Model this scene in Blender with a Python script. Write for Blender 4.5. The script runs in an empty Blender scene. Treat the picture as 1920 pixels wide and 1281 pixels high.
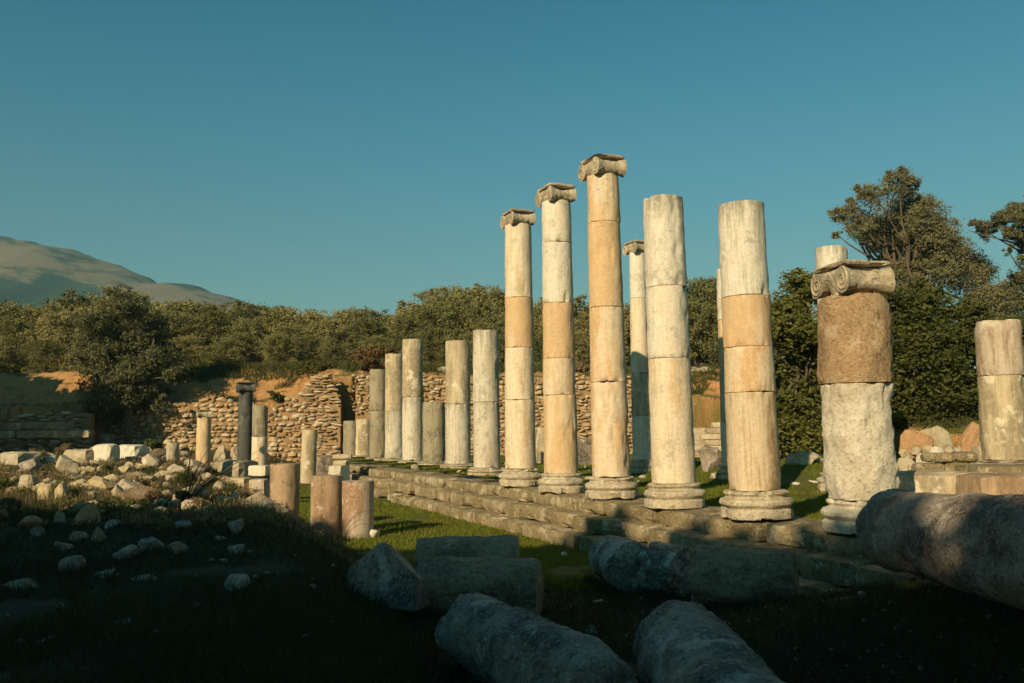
import bpy, math, random
import numpy as np
from mathutils import Matrix, Vector
rng = np.random.default_rng(7); random.seed(7)
S = bpy.context.scene; COL = S.collection
# ------------------------------------------------------------------ camera, light, sky
EYE = 2.18; FPX = 1658.0
TH = math.radians(5.68); RO = 0.0096
fw = np.array([0, math.cos(TH), math.sin(TH)]); r0 = np.array([1., 0, 0]); u0 = np.array([0, -math.sin(TH), math.cos(TH)])
RT = r0*math.cos(RO) - u0*math.sin(RO); UP = u0*math.cos(RO) + r0*math.sin(RO)
cam = bpy.data.objects.new('camera', bpy.data.cameras.new('camera')); COL.objects.link(cam)
cam.data.sensor_width = 36; cam.data.lens = 36*FPX/1920; cam.data.clip_end = 20000; cam.data.clip_start = .05
M = Matrix(((RT[0], UP[0], -fw[0], 0), (RT[1], UP[1], -fw[1], 0), (RT[2], UP[2], -fw[2], EYE), (0, 0, 0, 1)))
cam.matrix_world = M; S.camera = cam
SUN_AZ = math.radians(31.0)      # light travels this far right of +Y
SUN_EL = math.radians(23.5)
LX, LY = math.sin(SUN_AZ), math.cos(SUN_AZ)
sl = bpy.data.lights.new('sun', 'SUN'); sl.energy = 5.0; sl.angle = math.radians(.53); sl.color = (1, .79, .50)
so = bpy.data.objects.new('sun', sl); COL.objects.link(so)
so.rotation_euler = Vector((-LX*math.cos(SUN_EL), -LY*math.cos(SUN_EL), math.sin(SUN_EL))).to_track_quat('Z', 'Y').to_euler()
w = bpy.data.worlds.new("World"); S.world = w; w.use_nodes = True
nt = w.node_tree; bg = nt.nodes['Background']
sky = nt.nodes.new('ShaderNodeTexSky'); sky.sky_type = 'NISHITA'; sky.sun_disc = False
sky.sun_elevation = SUN_EL; sky.sun_rotation = math.atan2(-LX, -LY)
sky.altitude = 0; sky.air_density = 1.0; sky.dust_density = .6; sky.ozone_density = 1.5
tint = nt.nodes.new('ShaderNodeMix'); tint.data_type = 'RGBA'; tint.blend_type = 'MULTIPLY'; tint.inputs[0].default_value = 1
tcw = nt.nodes.new('ShaderNodeTexCoord'); sxw = nt.nodes.new('ShaderNodeSeparateXYZ'); nt.links.new(tcw.outputs['Generated'], sxw.inputs[0])
crw = nt.nodes.new('ShaderNodeValToRGB'); nt.links.new(sxw.outputs[2], crw.inputs[0]); crw.color_ramp.interpolation = 'B_SPLINE'
crw.color_ramp.elements[0].position = .10; crw.color_ramp.elements[0].color = (.62, .72, .53, 1)
crw.color_ramp.elements[1].position = .95; crw.color_ramp.elements[1].color = (.18, .50, .58, 1)
e_ = crw.color_ramp.elements.new(.48); e_.color = (.17, .92, .90, 1)
e_ = crw.color_ramp.elements.new(.28); e_.color = (.48, .97, .84, 1)
nt.links.new(crw.outputs[0], tint.inputs[7])
nt.links.new(sky.outputs[0], tint.inputs[6]); nt.links.new(tint.outputs[2], bg.inputs[0]); bg.inputs[1].default_value = .068
S.view_settings.view_transform = 'Standard'; S.view_settings.look = 'None'; S.view_settings.exposure = .30; S.view_settings.gamma = 1
S.view_settings.use_curve_mapping = False
S.cycles.volume_bounces = 0; S.cycles.max_bounces = 5; S.cycles.diffuse_bounces = 3; S.cycles.transmission_bounces = 3
# ------------------------------------------------------------------ maths helpers
def ray(px, py): return fw*FPX + RT*(px-960) + UP*(640.5-py)
def at_y(px, py, Y):
    d = ray(px, py); return np.array([0, 0, EYE]) + d*(Y/d[1])
def zpx(px, py, Y): return float(at_y(px, py, Y)[2])
def hsh(i, j, k, s):
    n = (i*374761393 + j*668265263 + k*2147483647 + s*974634777) & 0xffffffff
    n = ((n ^ (n >> 13))*1274126177) & 0xffffffff
    n = ((n ^ (n >> 16))*2246822519) & 0xffffffff
    return ((n ^ (n >> 15)) & 0xffffff)/float(0xffffff)
def vn(P, s=0):
    P = np.asarray(P, float); I = np.floor(P).astype(np.int64); F = P-I; F = F*F*(3-2*F)
    r = 0
    for a in (0, 1):
        for b in (0, 1):
            for c in (0, 1):
                wgt = (F[..., 0] if a else 1-F[..., 0])*(F[..., 1] if b else 1-F[..., 1])*(F[..., 2] if c else 1-F[..., 2])
                r = r + wgt*hsh(I[..., 0]+a, I[..., 1]+b, I[..., 2]+c, s)
    return r*2-1
def fbm(P, s=0, o=3):
    r = 0; a = 1; t = 0; P = np.asarray(P, float)
    for i in range(o): r = r+a*vn(P*2**i, s+i*17); t += a; a *= .5
    return r/t
def n2(X, Y, sc, s=0, o=3):
    X, Y = np.broadcast_arrays(np.asarray(X, float), np.asarray(Y, float))
    return fbm(np.stack([X*sc, Y*sc, np.zeros_like(X)+.37], -1), s, o)
def ss(a, b, x):
    t = np.clip((x-a)/(b-a), 0, 1); return t*t*(3-2*t)
CP, SP = .9155, .402             # colonnade axes: p = across, q = along
def pq(X, Y): return X*CP + Y*SP, -X*SP + Y*CP
def xy(p, q): return p*CP - q*SP, p*SP + q*CP
# ------------------------------------------------------------------ terrain
def wallY(X): return np.interp(X, [-40, -20.9, -20.5, -8.2, -7.8, 8.5, 11.2, 11.6, 12.1, 16, 60], [43, 43, 45, 45, 46, 46, 45, 29, 25.2, 23.5, 23])
def wallTop(X): return np.interp(X, [-40, -19, -17, -11, -10.3, -8.2, 7, 8.5, 11.2, 11.6, 60], [3.6, 3.6, 3.7, 3.8, 4.9, 5.0, 4.9, 4.0, 3.6, 1.9, 2.1])
def XB(Y): return np.interp(Y, [0, 6, 8, 10, 12, 14, 18.5, 30, 40, 60], [1.0, .25, -.25, -.6, -1.35, -2.05, -3.75, -8.6, -10.5, -11])
def G(X, Y):
    X = np.asarray(X, float); Y = np.asarray(Y, float); p, q = pq(X, Y)
    xb = XB(Y)
    d = xb - X
    wid = np.interp(Y, [0, 7, 10, 14, 18, 30], [2.4, 1.7, 1.8, 2.2, 2.3, 2.6])
    top = .42 + .55*ss(8, 13, Y) + .3*ss(22, 40, Y) + .1*n2(X, Y, .35, 3) + .05*n2(X, Y, 1.3, 5)
    z = top*ss(0, wid, d)
    z = z + .6*ss(30, 43, Y)*(1-ss(0, 2.4, d))
    inr = ss(9.0, 9.7, p)
    z = z*(1-inr) + inr*(.70+.12*ss(32, 46, Y)+.5*ss(14, 16.5, p)*(1-ss(22, 27, q)))
    z = z + (1-inr)*ss(4.9, 6.6, p)*ss(9.2, 6.3, q)*.56
    z = z + .025*n2(X, Y, .8, 9)
    wy = wallY(X) + .25*n2(X, Y*0, .5, 11) + .14*n2(X, Y*0, 2.3, 12); wt = wallTop(X)
    zt = np.interp(X, [-40, -10, -7, 5, 11, 11.7, 60], [5.2, 5.7, 5.7, 5.3, 5.2, 2.4, 2.4]) + .25*n2(X, Y, .15, 21)
    up = ss(.12, .5, Y-wy); up2 = ss(.6, 3.6, Y-wy)
    tz = wt*(1-up2) + zt*up2 + .3*n2(X, Y, 1.4, 23, 4)*ss(.3, .8, Y-wy)
    tz = tz + ss(11.0, 11.7, X)*ss(30, 50, Y)*2.8
    z = z*(1-up) + tz*up
    return z + .6*ss(80, 200, Y)*n2(X, Y, .01, 31)
def axis(lo, hi, near, fine, growth):
    a = [near]; 
    s = fine; v = near
    while v < hi: v += s; a.append(v); s = max(fine, (abs(v-near)-14)*growth) if abs(v-near) > 14 else fine
    s = fine; v = near; b = []
    while v > lo: v -= s; b.append(v); s = max(fine, (abs(v-near)-14)*growth) if abs(v-near) > 14 else fine
    return np.array(b[::-1]+a)
def ground(px, py, ymax=60):
    d = ray(px, py); d = d/d[1]; prev = 2.0
    ys = np.arange(2.5, ymax, .05)
    zz = EYE + d[2]*ys; g = G(d[0]*ys, ys); k = np.nonzero(zz <= g)[0]
    i = k[0] if len(k) else len(ys)-1
    return np.array([d[0]*ys[i], ys[i], g[i]])
# ------------------------------------------------------------------ object helpers
def mesh(name, V, F, mat=None, smooth=True):
    me = bpy.data.meshes.new(name); V = np.asarray(V, np.float32)
    if isinstance(F, np.ndarray):
        me.vertices.add(len(V)); me.vertices.foreach_set('co', V.ravel())
        k = F.shape[1]; me.loops.add(F.size); me.loops.foreach_set('vertex_index', F.ravel().astype(np.int32))
        me.polygons.add(len(F)); me.polygons.foreach_set('loop_start', np.arange(0, F.size, k, dtype=np.int32))
        me.polygons.foreach_set('loop_total', np.full(len(F), k, np.int32)); me.update(calc_edges=True)
    else: me.from_pydata(V.tolist(), [], F); me.update()
    if mat: me.materials.append(mat)
    if smooth is True: me.polygons.foreach_set('use_smooth', np.ones(len(me.polygons), bool))
    elif smooth is not False:
        me.polygons.foreach_set('use_smooth', np.asarray(smooth, bool)); me.set_sharp_from_angle(angle=math.radians(28))
    return me
def obj(name, me, parent=None, loc=None, rot=None):
    o = bpy.data.objects.new(name, me); COL.objects.link(o)
    if parent: o.parent = parent
    if loc is not None: o.location = [float(v) for v in loc]
    if rot is not None: o.rotation_euler = rot
    return o
def tag(o, label=None, cat=None, group=None, kind=None):
    if label: o['label'] = label
    if cat: o['category'] = cat
    if group: o['group'] = group
    if kind: o['kind'] = kind
    return o
def empty(name, loc, label, cat, group=None, rot=None):
    o = obj(name, None, None, loc, rot); return tag(o, label, cat, group)
# ------------------------------------------------------------------ materials
def newmat(name):
    m = bpy.data.materials.new(name); m.use_nodes = True; t = m.node_tree; b = t.nodes['Principled BSDF']
    b.inputs['Roughness'].default_value = .9; b.inputs['Specular IOR Level'].default_value = .25
    return m, t, b
def N(t, kind, **kw):
    n = t.nodes.new(kind)
    for k, v in kw.items():
        if k.startswith('i_'):
            n.inputs[int(k[2:]) if k[2:].isdigit() else k[2:].replace('_', ' ')].default_value = v
        else: setattr(n, k, v)
    return n
def noise(t, vec, scale, detail=4, rough=.6):
    n = N(t, 'ShaderNodeTexNoise'); n.inputs['Scale'].default_value = scale; n.inputs['Detail'].default_value = detail
    n.inputs['Roughness'].default_value = rough; t.links.new(vec, n.inputs['Vector']); return n.outputs['Fac']
def ramp(t, fac, a, b, lo=0., hi=1.):
    n = N(t, 'ShaderNodeMapRange'); n.interpolation_type = 'SMOOTHSTEP'
    n.inputs[1].default_value = a; n.inputs[2].default_value = b; n.inputs[3].default_value = lo; n.inputs[4].default_value = hi
    t.links.new(fac, n.inputs[0]); return n.outputs[0]
def mixc(t, fac, a, b, mode='MIX'):
    n = N(t, 'ShaderNodeMix', data_type='RGBA', blend_type=mode)
    if isinstance(fac, (int, float)): n.inputs[0].default_value = fac
    else: t.links.new(fac, n.inputs[0])
    for s, v in ((6, a), (7, b)):
        if isinstance(v, tuple): n.inputs[s].default_value = (*v, 1)
        else: t.links.new(v, n.inputs[s])
    return n.outputs[2]
def coords(t, sc=(1, 1, 1), rnd=True):
    tc = N(t, 'ShaderNodeTexCoord'); mp = N(t, 'ShaderNodeMapping'); mp.inputs['Scale'].default_value = sc
    src = tc.outputs['Object']
    if rnd:
        oi = N(t, 'ShaderNodeObjectInfo'); ml = N(t, 'ShaderNodeMath', operation='MULTIPLY'); ml.inputs[1].default_value = 37.
        t.links.new(oi.outputs['Random'], ml.inputs[0]); ad = N(t, 'ShaderNodeVectorMath', operation='ADD')
        t.links.new(src, ad.inputs[0]); t.links.new(ml.outputs[0], ad.inputs[1]); src = ad.outputs[0]
    t.links.new(src, mp.inputs['Vector']); return mp.outputs[0]
def stone(name, a, b, stain, grey, k_b=.5, k_st=.4, k_gr=.3, bump=.35, streak=True, fine=30., speck=.5, drip=0.):
    """a base, b second tone, stain in vertical streaks, grey lichen blotches. k_* 0..1 coverage"""
    m, t, bs = newmat(name)
    v = coords(t); vs = coords(t, (7, 7, .55) if streak else (1.7, 1.7, 1.7)); vb = coords(t, (1.7, 1.7, .4) if streak else (1, 1, .8)); vf = coords(t, (22, 22, 1.1) if streak else (3, 3, 3))
    c = mixc(t, ramp(t, noise(t, vb, 1.5, 5, .6), .62-.3*k_b, .78-.3*k_b), a, b)
    c = mixc(t, ramp(t, noise(t, vs, 1., 5, .62), .70-.3*k_st, .88-.3*k_st, 0, .8), c, stain)
    c = mixc(t, ramp(t, noise(t, vf, 1., 4, .6), .40, .72, 0, .45), c, tuple(x*.72 for x in b))
    g = noise(t, v, 2.6, 9, .68)
    c = mixc(t, ramp(t, g, .66-.28*k_gr, .735-.28*k_gr, 0, .85), c, grey)
    c = mixc(t, ramp(t, noise(t, v, 1.1, 10, .75), .60-.1*k_gr, .64-.1*k_gr, 0, .55), c, tuple(.5*x+.5*y for x, y in zip(stain, grey)))
    if not streak: c = mixc(t, ramp(t, noise(t, v, 36, 3, .65), .57, .61, 0, .5), c, tuple(min(.8, x*1.2) for x in grey)); c = mixc(t, ramp(t, noise(t, v, 21, 5, .7), .55, .59, 0, .6), c, tuple(x*.42 for x in b))
    if drip:
        tg = N(t, 'ShaderNodeTexCoord'); sz = N(t, 'ShaderNodeSeparateXYZ'); t.links.new(tg.outputs['Generated'], sz.inputs[0])
        vd = coords(t, (9, 9, .3)); dn = N(t, 'ShaderNodeMath', operation='MULTIPLY_ADD'); t.links.new(noise(t, vd, 1., 4, .6), dn.inputs[0]); dn.inputs[1].default_value = 1.5; t.links.new(sz.outputs[2], dn.inputs[2])
        c = mixc(t, ramp(t, dn.outputs[0], 1.48, 1.9, 0, drip), c, tuple(x*.8 for x in stain))
    f = noise(t, v, fine, 5, .7)
    c = mixc(t, ramp(t, f, .56, .66, 0, speck), c, tuple(x*.42 for x in grey))
    c = mixc(t, ramp(t, noise(t, v, fine*.45, 4, .6), .55, .3, 0, .35), c, tuple(min(.85, x*1.2+.04) for x in a))
    cr = N(t, 'ShaderNodeTexVoronoi', feature='DISTANCE_TO_EDGE'); cr.inputs['Scale'].default_value = 1.3
    wv = N(t, 'ShaderNodeVectorMath', operation='ADD'); t.links.new(v, wv.inputs[0])
    nz = N(t, 'ShaderNodeTexNoise'); nz.inputs['Scale'].default_value = 4; t.links.new(v, nz.inputs['Vector']); t.links.new(nz.outputs['Color'], wv.inputs[1])
    t.links.new(wv.outputs[0], cr.inputs['Vector'])
    ck = ramp(t, cr.outputs['Distance'], .007, .0, 0, .8)
    ckm = N(t, 'ShaderNodeMath', operation='MULTIPLY'); t.links.new(ck, ckm.inputs[0]); t.links.new(ramp(t, noise(t, v, .9, 2), .58, .64), ckm.inputs[1])
    c = mixc(t, ckm.outputs[0], c, tuple(x*.3 for x in stain))
    t.links.new(c, bs.inputs['Base Color'])
    h = N(t, 'ShaderNodeMath', operation='ADD'); t.links.new(f, h.inputs[0]); t.links.new(noise(t, v, 9 if streak else fine*1.4, 8, .75), h.inputs[1])
    h2 = N(t, 'ShaderNodeMath', operation='SUBTRACT'); t.links.new(h.outputs[0], h2.inputs[0]); t.links.new(ckm.outputs[0], h2.inputs[1])
    bp = N(t, 'ShaderNodeBump'); bp.inputs['Strength'].default_value = bump; bp.inputs['Distance'].default_value = .03
    t.links.new(h2.outputs[0], bp.inputs['Height']); t.links.new(bp.outputs[0], bs.inputs['Normal'])
    return m
CRM = (.71, .61, .44); WHT = (.68, .625, .49); TAN = (.60, .41, .215); BRN = (.30, .19, .10); GRY = (.26, .245, .20)
MT = {
 'black': stone('dark_slate_stone', (.10, .10, .085), (.07, .072, .062), (.06, .06, .05), (.15, .15, .125), .5, .4, .35),
 'white': stone('white_marble', WHT, CRM, (.40, .34, .23), (.44, .40, .31), .45, .45, .34),
 'offwhite': stone('dulled_white_marble', (.60, .545, .42), (.48, .42, .29), (.30, .26, .17), (.36, .33, .25), .5, .5, .42, drip=.7),
 'cream': stone('cream_marble', CRM, (.62, .44, .24), (.44, .32, .18), (.48, .42, .30), .42, .5, .34),
 'tan': stone('tan_marble', TAN, (.70, .56, .37), (.46, .29, .13), (.52, .44, .31), .35, .35, .2),
 'tancream': stone('tan_and_cream_marble', (.68, .56, .38), (.60, .40, .20), (.44, .29, .14), (.60, .54, .41), .6, .5, .34),
 'brownpatch': stone('brown_stained_marble', (.62, .50, .33), (.36, .24, .11), (.34, .23, .11), (.52, .45, .33), .72, .4, .3),
 'grey': stone('lichened_grey_marble', (.55, .45, .285), (.33, .27, .165), (.23, .185, .11), (.70, .62, .45), .6, .55, .42),
 'darkgrey': stone('dark_grey_weathered_marble', (.34, .295, .19), (.25, .215, .14), (.48, .42, .28), (.18, .155, .105), .55, .5, .5),
 'greytop': stone('white_marble_with_grey_streaks', WHT, (.60, .54, .42), (.30, .27, .19), (.40, .37, .28), .4, .55, .35, drip=.85),
 'base': stone('eroded_base_marble', (.62, .54, .38), (.46, .38, .24), (.30, .24, .14), (.40, .36, .27), .5, .45, .42, .8, False, 18., .7),
 'capital': stone('weathered_capital_marble', (.60, .51, .35), (.38, .31, .20), (.24, .20, .13), (.30, .27, .20), .55, .45, .45, .7, False, 16., .6),
 'brown': stone('rough_brown_stone', (.40, .265, .135), (.29, .185, .095), (.24, .16, .09), (.52, .40, .25), .5, .3, .42, .8, False, 22., .6),
 'rough': stone('rough_white_stone', (.66, .60, .46), (.60, .51, .36), (.45, .36, .22), (.50, .44, .32), .35, .15, .2, .8, False, 18., .4),
 'redbrown': stone('red_brown_granite', (.44, .31, .185), (.29, .19, .11), (.20, .13, .075), (.56, .46, .31), .5, .5, .3),
 'redwhite': stone('whitish_and_red_brown_stone', (.50, .42, .31), (.32, .19, .11), (.30, .19, .11), (.58, .51, .38), .6, .5, .35),
 'shade': stone('shade_toned_marble', (.40, .32, .24), (.125, .10, .075), (.085, .07, .052), (.60, .52, .42), .6, .35, .36, .9, False, 16., .8),  # stone for shaded pieces, shade tone put into its colour
 'fallenbrown': stone('dull_brown_fallen_marble', (.34, .245, .15), (.19, .135, .085), (.14, .10, .06), (.44, .36, .25), .6, .35, .34, .7, False, 16., .6),
 'lichen': stone('lichen_spotted_marble', (.17, .15, .115), (.12, .105, .08), (.10, .09, .07), (.56, .53, .44), .5, .3, .62, .7, False, 20., .6),
 'step': stone('step_stone', (.30, .235, .125), (.20, .155, .07), (.17, .12, .05), (.54, .46, .31), .6, .45, .5, .9, False, 18., .6),
 'rubble': stone('pale_limestone', (.46, .39, .26), (.34, .265, .15), (.24, .18, .10), (.56, .50, .37), .5, .3, .35, .6, False, 18., .5),
 'yellow': stone('yellowish_limestone', (.52, .42, .23), (.42, .31, .15), (.28, .20, .10), (.56, .49, .33), .5, .3, .3, .6, False, 18., .5),
 'orange': stone('orange_limestone', (.46, .27, .13), (.40, .22, .10), (.28, .15, .07), (.50, .36, .22), .5, .3, .3, .6, False, 18., .5),
 'wallA': stone('ochre_wall_stone', (.50, .37, .20), (.42, .29, .14), (.28, .19, .10), (.56, .46, .30), .5, .3, .3, .6, False, 14., .5),
 'wallB': stone('pale_wall_stone', (.58, .49, .33), (.50, .38, .22), (.30, .22, .13), (.62, .55, .42), .5, .3, .35, .6, False, 14., .5),
 'wallC': stone('brown_wall_stone', (.34, .24, .13), (.27, .18, .10), (.20, .13, .08), (.44, .35, .23), .5, .3, .3, .6, False, 14., .5),
 'earth': stone('wall_mortar_earth', (.34, .21, .10), (.28, .17, .08), (.20, .12, .06), (.40, .28, .15), .5, .3, .3, .8, False, 10., .6),
}
def foliage(name, a, b, c3, trans=.25, sc=.6):
    m, t, bs = newmat(name); v = coords(t)
    c = mixc(t, ramp(t, noise(t, v, sc, 3), .35, .65), a, b)
    c = mixc(t, ramp(t, noise(t, v, sc*9, 2), .5, .75, 0, .8), c, c3)
    oi = N(t, 'ShaderNodeObjectInfo'); hs = N(t, 'ShaderNodeHueSaturation')
    t.links.new(ramp(t, oi.outputs['Random'], 0, 1, .68, 1.25), hs.inputs['Value']); t.links.new(ramp(t, oi.outputs['Random'], 0, 1, .515, .485), hs.inputs['Hue']); t.links.new(c, hs.inputs['Color']); c = hs.outputs[0]
    t.links.new(c, bs.inputs['Base Color']); bs.inputs['Roughness'].default_value = .65
    tr = N(t, 'ShaderNodeBsdfTranslucent'); t.links.new(c, tr.inputs[0]); mx = N(t, 'ShaderNodeMixShader'); mx.inputs[0].default_value = trans
    t.links.new(bs.outputs[0], mx.inputs[1]); t.links.new(tr.outputs[0], mx.inputs[2])
    t.links.new(mx.outputs[0], t.nodes['Material Output'].inputs[0]); return m
LEAF = {
 'olive': foliage('olive_leaves', (.28, .255, .095), (.20, .19, .065), (.38, .345, .16)),
 'front': foliage('front_olive_leaves', (.235, .23, .105), (.16, .16, .07), (.31, .295, .155)),
 'dark': foliage('dark_evergreen_leaves', (.125, .135, .030), (.085, .095, .022), (.18, .175, .045)),
 'pine': foliage('pine_needles', (.205, .20, .095), (.15, .15, .07), (.27, .225, .12)),
 'dry': foliage('dry_brush', (.30, .21, .11), (.22, .16, .08), (.36, .27, .15)),
 'red': foliage('russet_brush', (.27, .14, .06), (.21, .12, .05), (.30, .19, .08)),
 'weed': foliage('green_weeds', (.11, .13, .03), (.13, .12, .04), (.20, .17, .07)),
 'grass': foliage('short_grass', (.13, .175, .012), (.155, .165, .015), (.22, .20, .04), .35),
 'shadeg': foliage('dull_shade_toned_grass', (.05, .06, .014), (.06, .055, .018), (.09, .075, .03), .3),  # darker grass for mound and foreground, tree shade put into the colour
}
def plain(name, c, c2, sc=6, bump=.4):
    m, t, bs = newmat(name); v = coords(t, rnd=False)
    f = noise(t, v, sc, 6, .65); t.links.new(mixc(t, ramp(t, f, .35, .65), c, c2), bs.inputs['Base Color'])
    bp = N(t, 'ShaderNodeBump'); bp.inputs['Strength'].default_value = bump; bp.inputs['Distance'].default_value = .05
    t.links.new(f, bp.inputs['Height']); t.links.new(bp.outputs[0], bs.inputs['Normal']); return m
BARK = plain('bark', (.15, .115, .075), (.09, .07, .05), 8)
# ------------------------------------------------------------------ ground
gy = np.concatenate([-np.geomspace(2200, 4, 40), np.arange(-3, 24, .15), np.arange(24, 42.4, .25), np.arange(42.4, 50, .12), np.arange(50, 62, .4), np.geomspace(63, 2250, 60)])
gx = np.concatenate([-np.geomspace(2200, 31, 60), np.arange(-30, -12, .22), np.arange(-12, 12, .15), np.arange(12, 22, .3), np.geomspace(22.5, 2200, 60)])
XX, YY = np.meshgrid(gx, gy); ZZ = G(XX, YY)
V = np.stack([XX, YY, ZZ], -1).reshape(-1, 3); nx, ny = len(gx), len(gy)
a = (np.arange(ny-1)[:, None]*nx + np.arange(nx-1)[None]).ravel(); Fq = np.stack([a, a+1, a+nx+1, a+nx], -1)
gm, t, bs = newmat('ground_earth_and_grass')
at = N(t, 'ShaderNodeAttribute', attribute_name='cover'); v = coords(t, rnd=False)
f1 = noise(t, v, 14, 6, .7); f2 = noise(t, v, 1.5, 4, .6)
vst = coords(t, (5, 5, .5), rnd=False); fs = noise(t, vst, 1., 5, .65); gn = N(t, 'ShaderNodeNewGeometry'); sn = N(t, 'ShaderNodeSeparateXYZ'); t.links.new(gn.outputs['Normal'], sn.inputs[0])
steep = N(t, 'ShaderNodeMath', operation='MULTIPLY'); t.links.new(ramp(t, sn.outputs[2], .85, .55), steep.inputs[0]); t.links.new(ramp(t, fs, .42, .62), steep.inputs[1])
c0_ = mixc(t, steep.outputs[0], at.outputs['Color'], (.30, .155, .065)); c0_ = mixc(t, ramp(t, noise(t, v, .9, 6, .7), .54, .66, 0, .25), c0_, (.10, .085, .03))
c = mixc(t, ramp(t, f1, .35, .7, 0, .55), c0_, (.035, .03, .012)); c = mixc(t, ramp(t, f2, .4, .7, 0, .25), c, (.17, .14, .06))
t.links.new(c, bs.inputs['Base Color']); bp = N(t, 'ShaderNodeBump'); bp.inputs['Strength'].default_value = .7; bp.inputs['Distance'].default_value = .06
t.links.new(f1, bp.inputs['Height']); t.links.new(bp.outputs[0], bs.inputs['Normal'])
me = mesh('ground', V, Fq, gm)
Xf, Yf = V[:, 0], V[:, 1]; pp, qq = pq(Xf, Yf)
gyy = np.gradient(ZZ, gy, axis=0).ravel(); gxx = np.gradient(ZZ, gx, axis=1).ravel(); slope = np.hypot(gyy, gxx)
n1 = n2(Xf, Yf, .5, 41); n3 = n2(Xf, Yf, 2.2, 43)
xbv = XB(Yf)
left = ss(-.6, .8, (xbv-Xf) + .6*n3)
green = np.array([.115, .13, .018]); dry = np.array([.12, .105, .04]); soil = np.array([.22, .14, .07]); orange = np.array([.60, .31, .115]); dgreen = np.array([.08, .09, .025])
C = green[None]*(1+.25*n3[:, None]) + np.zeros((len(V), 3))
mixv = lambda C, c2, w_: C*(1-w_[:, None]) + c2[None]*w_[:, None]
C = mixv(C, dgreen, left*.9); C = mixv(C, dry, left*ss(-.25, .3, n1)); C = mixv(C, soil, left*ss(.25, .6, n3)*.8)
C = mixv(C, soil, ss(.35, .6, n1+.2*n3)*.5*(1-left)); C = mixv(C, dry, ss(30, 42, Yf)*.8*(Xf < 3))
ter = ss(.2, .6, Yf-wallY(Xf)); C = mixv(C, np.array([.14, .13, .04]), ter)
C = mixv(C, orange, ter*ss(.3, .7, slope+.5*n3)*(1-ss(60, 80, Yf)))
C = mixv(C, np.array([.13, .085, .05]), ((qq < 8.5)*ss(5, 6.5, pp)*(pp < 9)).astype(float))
C = mixv(C, np.array([.04, .038, .014]), (1-ss(12.2, 13.6, Yf+.6*n3))*(pp < 7.6)*(Yf > 0))  # foreground cover painted darker to deepen the tree shade
C = np.clip(C, .008, .8)
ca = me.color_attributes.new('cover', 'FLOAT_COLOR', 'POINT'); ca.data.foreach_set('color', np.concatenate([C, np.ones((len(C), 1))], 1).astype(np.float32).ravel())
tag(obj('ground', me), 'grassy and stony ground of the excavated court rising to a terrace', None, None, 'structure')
# ------------------------------------------------------------------ mountain
rid = [(-1500, 560), (-900, 470), (-500, 420), (-250, 425), (0, 440), (60, 449), (100, 461), (140, 465), (200, 485), (250, 503), (280, 513), (330, 530), (380, 536), (450, 556), (520, 575), (600, 596), (700, 625), (900, 690), (1100, 760), (1400, 790)]
MY = 1200.
rx = np.array([at_y(px, py, MY)[0] for px, py in rid]); rz = np.array([at_y(px, py, MY)[2] for px, py in rid])
mx_ = np.linspace(-1750, 450, 260); my_ = np.linspace(540, 1660, 160); XX, YY = np.meshgrid(mx_, my_)
rg = np.interp(XX, rx, rz) + 2.5*n2(XX, YY*0, .04, 51)+1.6*n2(XX, YY*0, .15, 52)
sh = np.where(YY < MY, ss(520, 1230, YY)**.9, ss(1700, 1150, YY)); sh = sh/(ss(520, 1230, MY)**.9)
nz = fbm(np.stack([XX*.0046, YY*.0027, XX*0], -1), 61, 4); gul = np.abs(fbm(np.stack([XX*.0125+.5*nz, YY*.004, XX*0+4], -1), 63, 4))
ZZ = rg*np.minimum(sh, 1) + (34*nz-72*(.3-gul))*np.clip(1-sh, 0, 1)*sh*2.2 - 16*gul*sh*(YY < MY+25)-2
V = np.stack([XX, YY, ZZ], -1).reshape(-1, 3); nx, ny = len(mx_), len(my_)
a = (np.arange(ny-1)[:, None]*nx + np.arange(nx-1)[None]).ravel(); Fq = np.stack([a, a+1, a+nx+1, a+nx], -1)
mm, t, bs = newmat('mountain_scrub'); v = coords(t, rnd=False)
f = noise(t, v, .009, 8, .65); c = mixc(t, ramp(t, f, .44, .56), (.035, .06, .04), (.19, .155, .09))
g = N(t, 'ShaderNodeNewGeometry'); sp = N(t, 'ShaderNodeSeparateXYZ'); t.links.new(g.outputs['Position'], sp.inputs[0])
hz = N(t, 'ShaderNodeMath', operation='MULTIPLY_ADD'); t.links.new(f, hz.inputs[0]); hz.inputs[1].default_value = 80; t.links.new(sp.outputs[2], hz.inputs[2])
c = mixc(t, ramp(t, hz.outputs[0], 292, 325, 0, .7), c, (.34, .26, .20)); t.links.new(c, bs.inputs['Base Color'])
tag(obj('mountain', mesh('mountain', V, Fq, mm)), 'broad hazy grey green mountain sloping down from the left edge', None, None, 'structure')
# haze
hm = bpy.data.materials.new('haze'); hm.use_nodes = True; t = hm.node_tree; t.nodes.remove(t.nodes['Principled BSDF'])
pv = N(t, 'ShaderNodeVolumePrincipled'); pv.inputs['Color'].default_value = (.32, .78, 1, 1); pv.inputs['Density'].default_value = .00020
t.links.new(pv.outputs[0], t.nodes['Material Output'].inputs['Volume'])
x, y, z0, z1 = 2300, 2300, -8, 345
V = [(-x, -y, z0), (x, -y, z0), (x, y, z0), (-x, y, z0), (-x, -y, z1), (x, -y, z1), (x, y, z1), (-x, y, z1)]
HF = [(0, 3, 2, 1), (4, 5, 6, 7), (0, 1, 5, 4), (1, 2, 6, 5), (2, 3, 7, 6), (3, 0, 4, 7)]
tag(obj('haze', mesh('haze', V, HF, hm, False)), 'thin pale haze in the air over the valley', None, None, 'stuff')
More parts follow.
